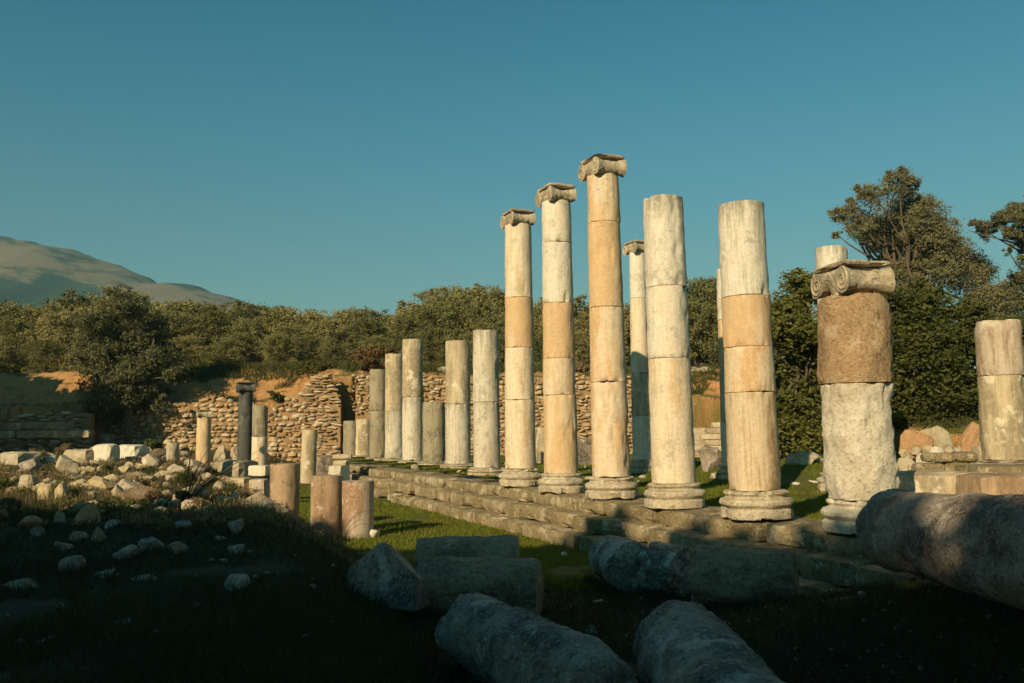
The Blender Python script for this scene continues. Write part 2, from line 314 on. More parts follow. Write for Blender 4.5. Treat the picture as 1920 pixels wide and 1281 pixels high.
# ------------------------------------------------------------------ stone shapes
def lathe(prof, seg=48, jag=0., seed=0, rough=.004, rs=5., caps=True, chips=0.):
    """prof: list of (r, z). returns V, F, smooth flags"""
    prof = np.array(prof, float); k = len(prof); th = np.linspace(0, 2*math.pi, seg, endpoint=False)
    R = np.repeat(prof[:, 0][:, None], seg, 1); Z = np.repeat(prof[:, 1][:, None], seg, 1)
    P = np.stack([R*np.cos(th), R*np.sin(th), Z], -1)
    d = rough*fbm(P*rs+seed*3.1, seed, 3)*2 + rough*.9*fbm(P*rs*.35+seed*1.7, seed+5, 2) + rough*.8*fbm(P*rs*4+seed*1.3, seed+6, 2)
    d = d - (.02+rough)*np.clip(fbm(P*np.array([3.2, 3.2, 1.6])+seed*9.1, seed+13, 3)-.34, 0, 1)*5
    if chips > 0:
        zz = Z; lo, hi = prof[0, 1], prof[-1, 1]
        e = np.maximum(np.exp(-((zz-lo)/.06)), np.exp(-((hi-zz)/.06)))
        ch = np.clip(fbm(P*np.array([5., 5., 2.])+seed*7.7, seed+9, 4)-.10, 0, 1)
        d = d - chips*ch*e*5
        Zs = Z + np.where(zz > (lo+hi)/2, -1, 1)*chips*1.2*ch*e
        P[..., 2] = Zs
    P[..., 0] += d*np.cos(th); P[..., 1] += d*np.sin(th)
    V = P.reshape(-1, 3); F = []; sm = []
    for i in range(k-1):
        for j in range(seg):
            j2 = (j+1) % seg; F.append((i*seg+j, i*seg+j2, (i+1)*seg+j2, (i+1)*seg+j)); sm.append(True)
    if caps:
        for (row, flip) in ((0, True), (k-1, False)):
            ring = P[row]; n0 = len(V); inner = ring*np.array([.55, .55, 1]); inner[:, 2] += rough*1.5*fbm(inner*4+seed, seed+3)
            V = np.concatenate([V, ring, inner, [[0, 0, ring[:, 2].mean()]]]); cidx = n0+2*seg
            for j in range(seg):
                j2 = (j+1) % seg
                q = (n0+j, n0+j2, n0+seg+j2, n0+seg+j); tr = (n0+seg+j, n0+seg+j2, cidx)
                if flip: q = q[::-1]; tr = tr[::-1]
                F += [q, tr]; sm += [False, False]
    return V, F, sm
def drum_mesh(name, ra, rb, h, mat, seed, rough=.004, chips=.02, seg=56, shoulder=0.):
    n = max(4, int(h/.07)); zs = np.linspace(0, h, n); prof = [(ra-.006, 0.001)]
    zs = np.concatenate([[.006, .022, .045], zs[1:-1], [h-.045, h-.022, h-.006]])
    for z in zs:
        r = ra + (rb-ra)*z/h
        if shoulder: r -= shoulder*max(0, 1-(h-z)/.16)**1.5
        prof.append((r, z))
    prof.append((prof[-1][0]-.006, h-.001))
    V, F, sm = lathe(prof, seg, seed=seed, rough=rough, chips=chips)
    return mesh(name, V, F, mat, sm)
def blockV(sx, sy, sz, seed=0, n=(5, 4, 3), rough=.02, rnd=.03, chip=.05):
    """rough dressed block centred at x,y, z from 0 to sz"""
    nx, ny, nz = n; pts = {}; V = []; F = []
    def vid(i, j, k):
        if (i, j, k) not in pts: pts[(i, j, k)] = len(V); V.append((i/nx-.5, j/ny-.5, k/nz))
        return pts[(i, j, k)]
    for i in range(nx):
        for j in range(ny):
            F.append((vid(i, j, 0), vid(i, j+1, 0), vid(i+1, j+1, 0), vid(i+1, j, 0))); F.append((vid(i, j, nz), vid(i+1, j, nz), vid(i+1, j+1, nz), vid(i, j+1, nz)))
    for i in range(nx):
        for k in range(nz):
            F.append((vid(i, 0, k), vid(i+1, 0, k), vid(i+1, 0, k+1), vid(i, 0, k+1))); F.append((vid(i, ny, k), vid(i, ny, k+1), vid(i+1, ny, k+1), vid(i+1, ny, k)))
    for j in range(ny):
        for k in range(nz):
            F.append((vid(0, j, k), vid(0, j, k+1), vid(0, j+1, k+1), vid(0, j+1, k))); F.append((vid(nx, j, k), vid(nx, j+1, k), vid(nx, j+1, k+1), vid(nx, j, k+1)))
    U = np.array(V); P = U*np.array([sx, sy, sz]); ce = np.array([0, 0, sz/2]); hf = np.array([sx, sy, sz])/2
    q = P-ce; e = (np.abs(q) > hf*.999).sum(1)      # 1 face, 2 edge, 3 corner
    q = np.where((np.abs(q) > hf*.999) & (e[:, None] >= 2), q - np.sign(q)*rnd*(e[:, None]-1)*.55, q)
    nzv = fbm((P+seed*5.3)*3.2, seed, 3)
    q = q + np.sign(q)*(np.abs(q) > hf*.9)*(rough*nzv[:, None] - (chip*np.clip(fbm((P+seed*2.1)*2.3, seed+4, 2)-.1, 0, 1)*(e >= 2))[:, None]*2)
    q += rough*.4*np.stack([fbm((P+11*k+seed)*5, seed+k, 2) for k in range(3)], -1)
    return q+ce, F
def block(name, sx, sy, sz, mat, seed, **kw):
    V, F = blockV(sx, sy, sz, seed, **kw); return mesh(name, V, F, mat, False)
_ico = {}
def ico(n):
    if n in _ico: return _ico[n]
    import bmesh
    bm = bmesh.new(); bmesh.ops.create_icosphere(bm, subdivisions=n, radius=1); V = np.array([v.co[:] for v in bm.verts]); F = [tuple(v.index for v in f.verts) for f in bm.faces]; bm.free()
    _ico[n] = (V, F); return V, F
def rockV(w_, d_, h_, seed, sub=3, cuts=13, rough=.07):
    V, F = ico(sub); V = V.copy(); r = np.random.default_rng(seed)
    for c in range(cuts):
        nrm = r.normal(size=3); nrm /= np.linalg.norm(nrm); dd = r.uniform(.42, .82)
        s = V@nrm; V = V - np.outer(np.clip(s-dd, 0, None), nrm)
    V += V*(rough*fbm(V*2.2+seed, seed, 3))[:, None]*2
    V = V - V.min(0); V /= V.max(0); V -= np.array([.5, .5, 0]); return V*np.array([w_, d_, h_]), F
def put_rock(px, yb, wpx, hpx, mat, label, seed, name='boulder', kind='rock', sub=3, cuts=13, rot=0., Y=None, blocky=False, sink=.3, group=None, cat='stone', dep=.85):
    g = ground(px, yb) if Y is None else at_y(px, yb, Y)
    w_ = wpx/FPX*g[1]; h_ = hpx/FPX*g[1]*(1+sink)
    if blocky: V, F = blockV(w_, w_*dep, h_, seed, rough=.06*h_+.012, rnd=.08*h_, chip=.12*h_)
    else: V, F = rockV(w_, w_*dep, h_, seed, sub, cuts)
    o = obj(name, mesh(name, V, F, MT[mat], False), None, (g[0], g[1]+w_*dep*.4, g[2]-h_*sink/(1+sink)-.02), (0, 0, rot))
    return tag(o, label, cat, group)
# ------------------------------------------------------------------ stepped platform
plat = empty('stepped_platform', (*xy(8.6, 20), 0), 'long low stepped stone platform carrying the front row of columns', 'platform')
PR = math.atan2(CP, -SP)     # rotation of local x to the +q direction
def at_plat(o, p, q, z, dr=0.):
    X, Y = xy(p, q); bx, by = xy(8.6, 20); o.location = (X-bx, Y-by, z); o.rotation_euler = (0, 0, PR+dr)
courses = [(7.62, 8.25, -.06, .262, 1.25), (8.02, 8.75, .245, .55, 1.15), (8.42, 9.75, .535, .818, 1.35)]
for ci, (pa, pb, za, zb, L) in enumerate(courses):
    q = 5.2 if ci < 2 else 6.6
    k = 0
    while q < 39:
        l = L*random.uniform(.7, 1.35); seed = ci*100+k
        if not (ci == 0 and 26.5 < q < 27.5):
            jit = random.uniform(-.05, .04); dz = random.uniform(-.03, .012)
            if random.random() < .12: jit -= .05
            b = obj('block', block('block', l-.022, pb-pa, zb-za, MT['step'], seed, n=(6, 3, 3), rough=.022, rnd=.028, chip=.12), plat)
            at_plat(b, (pa+pb)/2+jit, q+l/2, za+dz, random.uniform(-.012, .012))
        q += l; k += 1
b = obj('core', block('core', 33, 1.05, .60, MT['earth'], 5, n=(30, 2, 2), rough=.01, rnd=.01, chip=.0), plat); at_plat(b, 9.18, 22.3, -.02)
# ------------------------------------------------------------------ columns
def tube(path, r, seg=6):
    path = np.array(path, float); n = len(path); T = np.gradient(path, axis=0); T /= np.linalg.norm(T, axis=1)[:, None]+1e-9
    ref = np.array([1., 0, 0.02]); A = np.cross(T, ref); A /= np.linalg.norm(A, axis=1)[:, None]+1e-9; B = np.cross(T, A)
    r = np.broadcast_to(r, (n,)); th = np.linspace(0, 2*math.pi, seg, endpoint=False)
    V = path[:, None]+ (A[:, None]*np.cos(th)[None, :, None]+B[:, None]*np.sin(th)[None, :, None])*r[:, None, None]
    F = [(i*seg+j, i*seg+(j+1) % seg, (i+1)*seg+(j+1) % seg, (i+1)*seg+j) for i in range(n-1) for j in range(seg)]
    F += [tuple(range(seg))[::-1], tuple((n-1)*seg+j for j in range(seg))]
    return V.reshape(-1, 3), F
def merge(parts):
    V = []; F = []; n = 0
    for v, f in parts: V.append(v); F += [tuple(i+n for i in g) for g in f]; n += len(v)
    return np.concatenate(V), F
def capital(parent, z, s, mat, seed, worn=.9, name='capital', turn=0.):
    """local x = across (bolster axis), y = along the row"""
    m = MT[mat]
    c = obj(name, None, parent, (0, 0, z), (0, 0, PR-math.pi/2+turn)); c.scale = (.84, .88, 1.0)
    V, F, sm = lathe([(.29*s, -.02), (.31*s, .03*s), (.355*s, .09*s), (.36*s, .13*s), (.30*s, .17*s)], 40, seed=seed, rough=.008, caps=True); obj('echinus', mesh('echinus', V, F, m, sm), c)
    V, F = blockV(.70*s, .62*s, .17*s, seed+1, n=(8, 8, 3), rough=.02*worn, rnd=.02, chip=.08*worn); V[:, 2] += .13*s; obj('cushion', mesh('cushion', V, F, m, False), c)
    V, F = blockV(.80*s, .86*s, .075*s, seed+2, n=(10, 10, 2), rough=.02*worn, rnd=.02, chip=.12*worn); V[:, 2] += .302*s; obj('abacus', mesh('abacus', V, F, m, False), c)
    for sg in (-1, 1):
        prof = []
        for x in np.linspace(-.38, .38, 17):
            a = abs(x)/.38; r = .122+.058*a**2.2 - (.012 if abs(a-.5) < .07 else 0); prof.append((r*s, x*s))
        V, F, sm = lathe(prof, 30, seed=seed+5+sg, rough=.012*worn+.003, chips=.03*worn)
        V = np.stack([V[:, 2], V[:, 1]+sg*.335*s, V[:, 0]+.125*s], -1)
        vo = obj('volute', mesh('volute', V, [f[::-1] for f in F], m, sm), c)
        for e in (-1, 1):
            ts = np.linspace(0, 4.2*math.pi, 46); rr = (.165*np.exp(-ts*.135))*s
            path = np.stack([np.full_like(ts, e*(.385)*s), sg*(.335*s) + sg*rr*np.sin(ts+.2), .125*s + rr*np.cos(ts+.2)], -1)
            V, F = tube(path, .016*s*np.linspace(1.1, .6, len(ts)), 5); sp_ = obj('scroll', mesh('scroll', V, F, m), vo)
    return c
def base(parent, R, mat, seed, h=.41, worn=1.):
    k = h/.41
    prof = [(1.36*R, -.41*k), (1.38*R, -.39*k), (1.38*R, -.29*k), (1.30*R, -.265*k), (1.24*R, -.255*k), (1.33*R, -.235*k), (1.40*R, -.20*k), (1.40*R, -.16*k), (1.33*R, -.125*k), (1.20*R, -.112*k), (1.14*R, -.095*k), (1.13*R, -.08*k), (1.18*R, -.06*k), (1.23*R, -.042*k), (1.22*R, -.018*k), (1.12*R, 0)]
    V, F, sm = lathe(prof, 64, seed=seed, rough=.016*worn, rs=4.5, chips=.06*worn)
    return V, F, sm
DI = 11.6*.172
def colpos(i, p=8.85): return xy(p, 8.8+2.184*i)
LEAN = {1: -.016, 2: -.012, 3: -.009, 4: -.004}
def column(i, pxc, wb, ybot, joints, mats, label, cap=None, p=8.85, taper=.86, basem='base', baseh=.41, name='column', rough=None, group='columns of the front row', XY=None, seed=0, capmat='capital', wt=None, zfloor=None):
    X, Y = XY if XY else colpos(i, p)
    if pxc is not None: X = at_y(pxc, 850, Y)[0]
    pcx = 960+FPX*X/Y
    zb = zpx(pcx, ybot, Y); co = 1/math.sqrt(1+(X/Y)**2)
    Rb = wb/2/FPX*Y*co*1.0
    t_ = empty(name, (X, Y, zb - (baseh or 0)), label, 'column', group)
    if not XY and i in LEAN: t_.rotation_euler = (0, LEAN[i], 0)
    ztop = zpx(pcx, joints[0], Y); H = ztop-zb; full = 6.2
    zs = [zpx(pcx, y, Y) for y in joints] + [zb]
    rad = lambda z: Rb*(1-(1-taper)*(z-zb)/full)
    o0 = baseh or 0
    for k in range(len(zs)-1):
        hi, lo = zs[k], zs[k+1]; mt = mats[k]; rk = .0065; ch = .03; shd = 0; fac = 1.
        if rough and rough[k]: rk, fac, shd = rough[k]; ch = .03
        me = drum_mesh('drum', rad(lo)*fac, rad(hi)*fac, hi-lo-.004, MT[mt], seed+k*7+int(pcx), rk, ch, 88, shd)
        dx, dy = random.uniform(-.008, .008), random.uniform(-.008, .008)
        obj('drum', me, t_, (dx, dy, o0+lo-zb), (0, 0, random.uniform(0, 6)))
    if baseh:
        V, F, sm = base(t_, Rb, basem, seed+3, baseh); obj('base', mesh('base', V, F, MT[basem], sm), t_, (0, 0, o0), (0, 0, random.uniform(0, 6)))
    if zfloor is not None:
        V, F = blockV(2.6*Rb, 2.6*Rb, zb-(baseh or 0)-zfloor+.02, seed+8); obj('footing', mesh('footing', V, F, MT['step'], False), t_, (0, 0, zfloor-zb+(baseh or 0)-.02), (0, 0, PR))
    if cap: capital(t_, o0+H-.01, cap, capmat, seed+11, turn=-.22 if i == 0 and not XY else 0.)
    return t_
# front row from the corner (right) to the far end (left)
c0 = column(0, 1612, 112, 935, [549, 556, 720], ['tan', 'brown', 'rough'], 'thick rough column with a brown upper drum and a whitewashed-looking lower drum, scrolled capital on top', cap=1.03, taper=.9, capmat='capital', seed=1,
       rough=[(.004, .75, 0), (.022, 1.30, .09), (.03, 1.16, 0)], basem='rough', baseh=.41)
c0['label'] = 'thickest column, brown rough drum above a rough white drum, broad scrolled capital on top'
column(1, None, 99, 918, [385, 558, 652, 736], ['greytop', 'tan', 'tancream', 'brownpatch'], 'flat-topped column with white top drum and a brown patch on its bottom drum', seed=2, taper=.85)
column(2, None, 82, 905, [373, 540, 673], ['greytop', 'white', 'cream'], 'flat-topped pale column of three tall drums, tallest without a capital', seed=3, taper=.92)
column(3, None, 71, 893, [331, 420, 578, 717], ['tancream', 'tan', 'tancream', 'tancream'], 'tallest looking column of tan drums with a scrolled capital, nearest of the three capped ones', cap=1.0, seed=4)
column(4, None, 64, 887, [380, 458, 570, 673, 741], ['white', 'white', 'tan', 'tancream', 'tan'], 'middle one of the three neighbouring capped columns, five drums, white above and tan below', cap=.96, seed=5)
column(5, None, 58, 878, [423, 560, 653, 750], ['cream', 'tan', 'cream', 'cream'], 'cream column with one tan drum, farthest and lowest of the three capped ones', cap=.94, seed=6)
column(6, None, 50.5, 876, [620, 754], ['offwhite', 'offwhite'], 'smooth white broken column of two drums, just left of the capped columns', baseh=.2, seed=7, taper=.93)
column(7, None, 47.5, 869, [640, 758], ['grey', 'offwhite'], 'broken column with mottled grey upper drum and white lower drum', baseh=.12, seed=8, taper=.95)
column(8, None, 42.5, 865, [754], ['darkgrey'], 'short dark grey single-drum stump between two taller broken columns', baseh=.1, seed=9, taper=.95)
column(9, None, 40, 862, [637, 745], ['grey', 'offwhite'], 'tallest of the broken far columns, blotched white and grey', baseh=.1, seed=10, taper=.95)
column(10, None, 36, 859, [664, 770], ['grey', 'offwhite'], 'broken column with grey upper drum over a bright cream lower drum', baseh=.08, seed=11, taper=.95)
column(11, None, 33, 857, [693, 770], ['darkgrey', 'darkgrey'], 'lower grey-brown broken column of two dark drums', baseh=.06, seed=12, taper=.97)
column(12, None, 31, 854, [786], ['grey'], 'far short grey stump, second from the left end of the row', baseh=.05, seed=13, taper=.97)
column(13, None, 29.5, 853, [789], ['darkgrey'], 'farthest short dark stump at the left end of the row', baseh=.05, seed=14, taper=.97)
# second row, behind
gb = 'columns of the back row'
column(0, None, 37, 862, [474, 560, 700, 780], ['white', 'cream', 'grey', 'white'], 'capped back row column peeping out behind the flat-topped pale column', cap=.95, name='column', XY=(4.06, 28.0), group=gb, seed=21, zfloor=.6)
column(0, None, 44, 872, [505, 600, 690, 790], ['white', 'tan', 'grey', 'white'], 'back row column almost hidden behind the flat-topped column with a brown patch', XY=(5.92, 24.0), group=gb, seed=22, zfloor=.6)
column(0, None, 66, 885, [465, 620, 750], ['greytop', 'cream', 'white'], 'back row column whose streaked top shows above the brown drum capital', XY=(7.35, 20.0), group=gb, seed=23, taper=.9, zfloor=.5)
column(0, None, 93, 862, [602, 705], ['redwhite', 'grey'], 'broken column of a tan and a grey drum at the right edge', XY=(8.85, 16.0), group=gb, seed=24, taper=.93, baseh=.16, rough=[(.012, 1, .03), (.008, 1, 0)], zfloor=.6)
# free standing columns and stumps in the court, left
def stump(px, ybot, ytop, wpx, mats, joints, label, Y=None, cap=None, name='column_stump', lean=None, cat='column', sinkpx=0, rough=.006, chips=.03, taper=.97, capmat='grey', gz=None):
    g = ground(px, ybot) if Y is None else at_y(px, ybot, Y)
    X, Y = g[0], g[1]; zb = g[2]; R = wpx/2/FPX*Y
    t_ = empty(name, (X, Y, zb-.15), label, cat); 
    if lean: t_.rotation_euler = lean
    zs = [zpx(px, y, Y) for y in [ytop]+joints]+[zb-.15]
    for k in range(len(zs)-1):
        h = zs[k]-zs[k+1]; me = drum_mesh('drum', R*(taper**(1-k) if k < 1 else 1), R*taper if k == 0 else R, h-.003, MT[mats[k]], int(px)+k, rough, chips, 40)
        obj('drum', me, t_, (0, 0, zs[k+1]-zb+.15), (0, 0, random.uniform(0, 6)))
    if cap: capital(t_, zs[0]-zb+.14, cap, capmat, int(px))
    return t_
stump(532, 995, 869, 56, ['redbrown'], [], 'red-brown drum standing half behind the dark grassy mound', Y=19.6)
stump(612, 1004, 891, 61, ['redbrown'], [], 'middle red-brown standing drum of the three in the court, shaded on its right', Y=18.9)
stump(671, 1003, 901, 60, ['redwhite'], [], 'whitish standing drum with a red-brown flat front, nearest of the three', Y=18.5)
stump(380, 885, 782, 27, ['tan'], [], 'slim ribbed ochre column with a small worn capital in front of the rubble wall', Y=31, cap=.72, capmat='rubble')
stump(458, 870, 734, 27, ['black'], [], 'dark slim column with a flared capital standing before the rubble wall', Y=35, cap=1.0, capmat='black')
stump(486, 873, 760, 29, ['darkgrey', 'cream'], [819], 'slim two-drum column beside the dark capped one', Y=34)
stump(577, 898, 806, 29, ['grey'], [], 'pale grey leaning stump in front of the rubble wall', Y=31, lean=(0, .03, 0))
stump(323, 868, 830, 23, ['rubble'], [], 'tiny pale drum stump among the weeds', Y=33)
# small trimmings: flared top block on the dark column
# ------------------------------------------------------------------ fallen drums
def fallen(c0_, c1_, ra, rb, mat, label, seed, rough=.012, chips=.05, name='fallen_drum', extra=None, shoulder=0):
    c0_, c1_ = np.array(c0_, float), np.array(c1_, float); L = np.linalg.norm(c1_-c0_)
    if extra: prof = [(r, z*L) for r, z in extra]; V, F, sm = lathe(prof, 72, seed=seed, rough=rough, chips=chips, rs=3.5); me = mesh(name, V, F, MT[mat], sm)
    else: me = drum_mesh(name, ra, rb, L, MT[mat], seed, rough, chips, 110, shoulder)
    o = obj(name, me, None, c0_); o.rotation_euler = Vector(c1_-c0_).to_track_quat('Z', 'Y').to_euler()
    return tag(o, label, 'column drum', 'fallen column pieces in the shade')
pA0 = at_y(1672, 992, 10.0); pA1 = at_y(2080, 1062, 6.5)
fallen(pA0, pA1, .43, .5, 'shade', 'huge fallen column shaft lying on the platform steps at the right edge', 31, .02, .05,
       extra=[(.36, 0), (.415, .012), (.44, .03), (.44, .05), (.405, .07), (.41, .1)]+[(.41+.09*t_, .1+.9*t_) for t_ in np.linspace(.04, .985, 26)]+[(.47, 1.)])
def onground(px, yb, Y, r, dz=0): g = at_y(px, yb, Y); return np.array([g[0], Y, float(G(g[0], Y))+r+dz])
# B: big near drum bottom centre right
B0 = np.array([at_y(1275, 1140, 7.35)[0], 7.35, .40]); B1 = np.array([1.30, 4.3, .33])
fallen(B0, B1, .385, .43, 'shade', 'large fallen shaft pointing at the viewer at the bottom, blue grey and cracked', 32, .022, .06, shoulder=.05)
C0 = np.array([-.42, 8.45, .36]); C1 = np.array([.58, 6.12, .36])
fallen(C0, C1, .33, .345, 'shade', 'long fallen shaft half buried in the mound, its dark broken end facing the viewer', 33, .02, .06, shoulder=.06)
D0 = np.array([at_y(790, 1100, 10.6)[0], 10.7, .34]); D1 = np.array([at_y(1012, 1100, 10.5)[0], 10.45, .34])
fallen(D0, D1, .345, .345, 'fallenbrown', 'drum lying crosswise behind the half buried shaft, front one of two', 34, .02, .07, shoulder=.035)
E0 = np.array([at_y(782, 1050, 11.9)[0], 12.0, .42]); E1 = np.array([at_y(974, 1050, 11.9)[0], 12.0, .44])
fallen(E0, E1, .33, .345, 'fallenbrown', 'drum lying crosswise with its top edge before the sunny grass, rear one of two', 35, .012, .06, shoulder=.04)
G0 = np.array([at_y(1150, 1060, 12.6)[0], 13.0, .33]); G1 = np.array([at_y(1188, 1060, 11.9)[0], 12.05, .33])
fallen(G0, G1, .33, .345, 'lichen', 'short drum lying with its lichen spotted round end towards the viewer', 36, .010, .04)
H0 = np.array([at_y(1230, 1060, 11.9)[0], 12.2, .31]); H1 = np.array([at_y(1290, 1060, 11.6)[0], 11.75, .31])
fallen(H0, H1, .33, .32, 'lichen', 'short broken drum piece wedged between two fallen drums', 37, .014, .05)
I0 = np.array([at_y(1300, 1090, 10.9)[0], 10.95, .38]); I1 = np.array([at_y(1493, 1090, 10.5)[0], 10.5, .38])
fallen(I0, I1, .385, .37, 'fallenbrown', 'fallen drum lying along the foot of the steps with a flat dark right end', 38, .02, .07, shoulder=.02)
def block_at(px, py, Y, sx, sy, sz, mat, label, seed, rot=0, tilt=(0, 0), name='stone_block', cat='stone block', group=None, **kw):
    g = at_y(px, py, Y); gz = float(G(g[0], Y))-.06
    if seed not in (302, 303, 307, 395) and g[2] > gz: sz += g[2]-gz; g[2] = gz      # stand it on the ground
    o = obj(name, block(name, sx, sy, sz, MT[mat], seed, **kw), None, g, (tilt[0], tilt[1], rot)); return tag(o, label, cat, group)
# F: triangular block
V = np.array([(-.55, -.2, 0), (.62, -.25, 0), (.62, .3, 0), (-.5, .35, 0), (-.5, -.12, .42), (-.08, .0, .76), (.55, -.05, .36), (-.42, .3, .36), (-.05, .28, .70), (.55, .25, .30)])
F = [(0, 1, 6, 4), (4, 6, 5), (1, 2, 9, 6), (5, 6, 9, 8), (4, 5, 8, 7), (0, 4, 7, 3), (3, 7, 9, 2), (7, 8, 9), (0, 3, 2, 1)]
me = bpy.data.meshes.new('t'); me.from_pydata(V.tolist(), [], F)
import bmesh
bm = bmesh.new(); bm.from_mesh(me); bmesh.ops.triangulate(bm, faces=bm.faces); bmesh.ops.subdivide_edges(bm, edges=bm.edges, cuts=4, use_grid_fill=True)
for v_ in bm.verts:
    d = .03*fbm(np.array([v_.co[:]])*4, 3, 3)[0]; v_.co += Vector(v_.co).normalized()*d
me = bpy.data.meshes.new('pointed_block'); bm.to_mesh(me); bm.free(); me.materials.append(MT['shade'])
g = at_y(722, 1125, 9.9); o = obj('pointed_block', me, None, (g[0]-.03, 9.9, .30), (.0, .06, -.25)); o.scale = (.74, .8, .86); tag(o, 'grey gable-shaped stone block left of the crosswise drums', 'stone block')
def samp(n, y0, y1, xf, seed, power=1.6):
    r = np.random.default_rng(seed); Y = y0*(y1/y0)**(r.random(n)); s_ = r.uniform(-.62, .62, n); X = s_*Y
    keep = xf(X, Y); return X[keep], Y[keep]
# ------------------------------------------------------------------ rubble field, left
RK = [
 (192, 865, 42, 32, 'white', 'bright white angular block with a shaded right face, left of the propped slab', 1),
 (240, 862, 50, 28, 'white', 'white slab with a dark hollow face under it, near the olive trunk', 1),
 (26, 871, 62, 24, 'rubble', 'long pale flat slab at the left edge of the field', 1),
 (48, 884, 44, 24, 'shade', 'dark shaded boulder under the long pale slab', 0),  # shadow painted in by the shade stone colour
 (119, 894, 40, 42, 'rubble', 'tall pale boulder with a rounded brown lower half', 0),
 (47, 928, 30, 38, 'rubble', 'upright pale block with a dark right side, near the left edge', 1),
 (83, 938, 30, 30, 'yellow', 'squat yellowish block next to the pointed one', 1),
 (112, 938, 28, 36, 'yellow', 'pointed yellowish stone standing by the squat block', 0),
 (230, 933, 58, 36, 'rubble', 'big pale slope-sided boulder right of the field centre', 0),
 (152, 984, 55, 38, 'orange', 'large orange boulder at the edge of the shade', 0),
 (50, 996, 40, 28, 'orange', 'pinkish stone half in shade at the left edge', 0),
 (108, 981, 22, 24, 'rubble', 'small pale stone left of the orange boulder', 0),
 (196, 958, 44, 14, 'rubble', 'low flat stone right behind the orange boulder', 0),
 (172, 921, 56, 15, 'rubble', 'flat brownish slab lying in the weeds left of the pale boulder', 1),
 (166, 932, 34, 11, 'rubble', 'thin pale stone in front of the flat brownish slab', 1),
 (316, 898, 78, 28, 'rubble', 'wide low pale boulder overgrown with dry weeds', 0),
 (431, 898, 74, 34, 'rubble', 'rough pale block topping the low wall stub by the slim columns', 1),
 (151, 831, 33, 29, 'rubble', 'square upright block in front of the shaded ruins', 1),
 (123, 836, 34, 13, 'rubble', 'layered low slab left of the square upright block', 1),
 (186, 836, 38, 15, 'rubble', 'low slab right of the square upright block', 1),
 (23, 847, 18, 16, 'rubble', 'small grey cube of stone by the left edge ruins', 1),
 (45, 847, 26, 10, 'rubble', 'small white slab beside the grey cube of stone', 1),
 (80, 829, 16, 12, 'rubble', 'small knobbly stone above the dry brush', 0),
 (412, 868, 26, 34, 'rubble', 'round grey boulder left of the dark capped column', 0),
 (438, 866, 26, 32, 'rubble', 'round pale boulder touching the dark capped column', 0),
 (238, 883, 25, 18, 'yellow', 'ochre pointed stone behind the slope-sided boulder', 0),
 (165, 888, 20, 15, 'yellow', 'small ochre stone in the green weeds', 0),
 (271, 876, 9, 17, 'white', 'tiny upright white stone', 0),
 (150, 866, 62, 24, 'rubble', 'broad brown-grey slab left of the bright white block', 1),
 (208, 858, 30, 12, 'white', 'white chip between two slabs', 0),
 # in the shade
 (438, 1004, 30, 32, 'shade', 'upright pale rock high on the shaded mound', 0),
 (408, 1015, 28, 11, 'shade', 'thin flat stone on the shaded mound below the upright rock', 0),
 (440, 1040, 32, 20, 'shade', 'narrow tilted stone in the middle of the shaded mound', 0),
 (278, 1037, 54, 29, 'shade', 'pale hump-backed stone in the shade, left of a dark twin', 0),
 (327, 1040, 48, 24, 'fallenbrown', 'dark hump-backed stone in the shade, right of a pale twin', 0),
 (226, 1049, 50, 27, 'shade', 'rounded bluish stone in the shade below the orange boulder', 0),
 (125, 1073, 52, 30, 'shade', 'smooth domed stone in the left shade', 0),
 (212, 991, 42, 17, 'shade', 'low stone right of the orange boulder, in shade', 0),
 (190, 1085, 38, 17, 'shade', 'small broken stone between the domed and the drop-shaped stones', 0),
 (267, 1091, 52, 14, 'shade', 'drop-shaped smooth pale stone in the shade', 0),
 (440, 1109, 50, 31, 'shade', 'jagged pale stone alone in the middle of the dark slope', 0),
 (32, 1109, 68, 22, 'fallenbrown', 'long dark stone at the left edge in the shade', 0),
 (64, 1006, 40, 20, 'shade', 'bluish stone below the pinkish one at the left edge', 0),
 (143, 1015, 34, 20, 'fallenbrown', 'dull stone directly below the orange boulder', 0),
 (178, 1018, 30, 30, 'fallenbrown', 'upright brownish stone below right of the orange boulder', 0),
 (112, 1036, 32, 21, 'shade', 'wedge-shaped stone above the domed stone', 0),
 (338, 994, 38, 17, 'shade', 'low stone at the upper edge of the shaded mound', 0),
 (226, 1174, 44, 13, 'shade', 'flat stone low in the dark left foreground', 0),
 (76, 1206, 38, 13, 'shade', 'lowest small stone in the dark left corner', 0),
 (694, 1009, 31, 17, 'white', 'small white stone at the foot of the whitish drum', 0),
 (1058, 1044, 13, 11, 'white', 'small white stone alone on the sunlit grass', 0),
 (1126, 1135, 28, 11, 'rubble', 'small flat pale stone on the shaded grass', 0),
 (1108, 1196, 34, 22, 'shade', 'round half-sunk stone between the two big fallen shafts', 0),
 (618, 1172, 22, 10, 'shade', 'little stone beside the dark middle slope', 0),
]
RKO = []
SHORT = ['the bright white block', 'the white slab', 'the long pale slab', 'the dark shaded boulder', 'the tall pale boulder', 'the upright pale block', 'the squat yellowish block', 'the pointed yellowish stone', 'the slope-sided boulder', 'the orange boulder', 'the pinkish stone', 0, 0, 'the flat brownish slab', 0, 'the wide low boulder', 'the rough pale block', 'the square upright block', 'the layered slab', 0, 'the grey stone cube', 0, 0, 'the round grey boulder', 0, 'the ochre pointed stone', 0, 'the tiny white stone', 'the broad brown-grey slab', 0]
for k, (px, yb, w_, h_, m_, lab, blk) in enumerate(RK):
    o_ = put_rock(px, yb, w_, h_, m_, lab, 200+k, blocky=bool(blk), rot=random.uniform(-.35, .35) if not blk else random.uniform(-.5, .1), name='boulder' if not blk else 'stone_block')
    RKO.append((o_, SHORT[k] if k < len(SHORT) else 0))
r = np.random.default_rng(55); fs = []
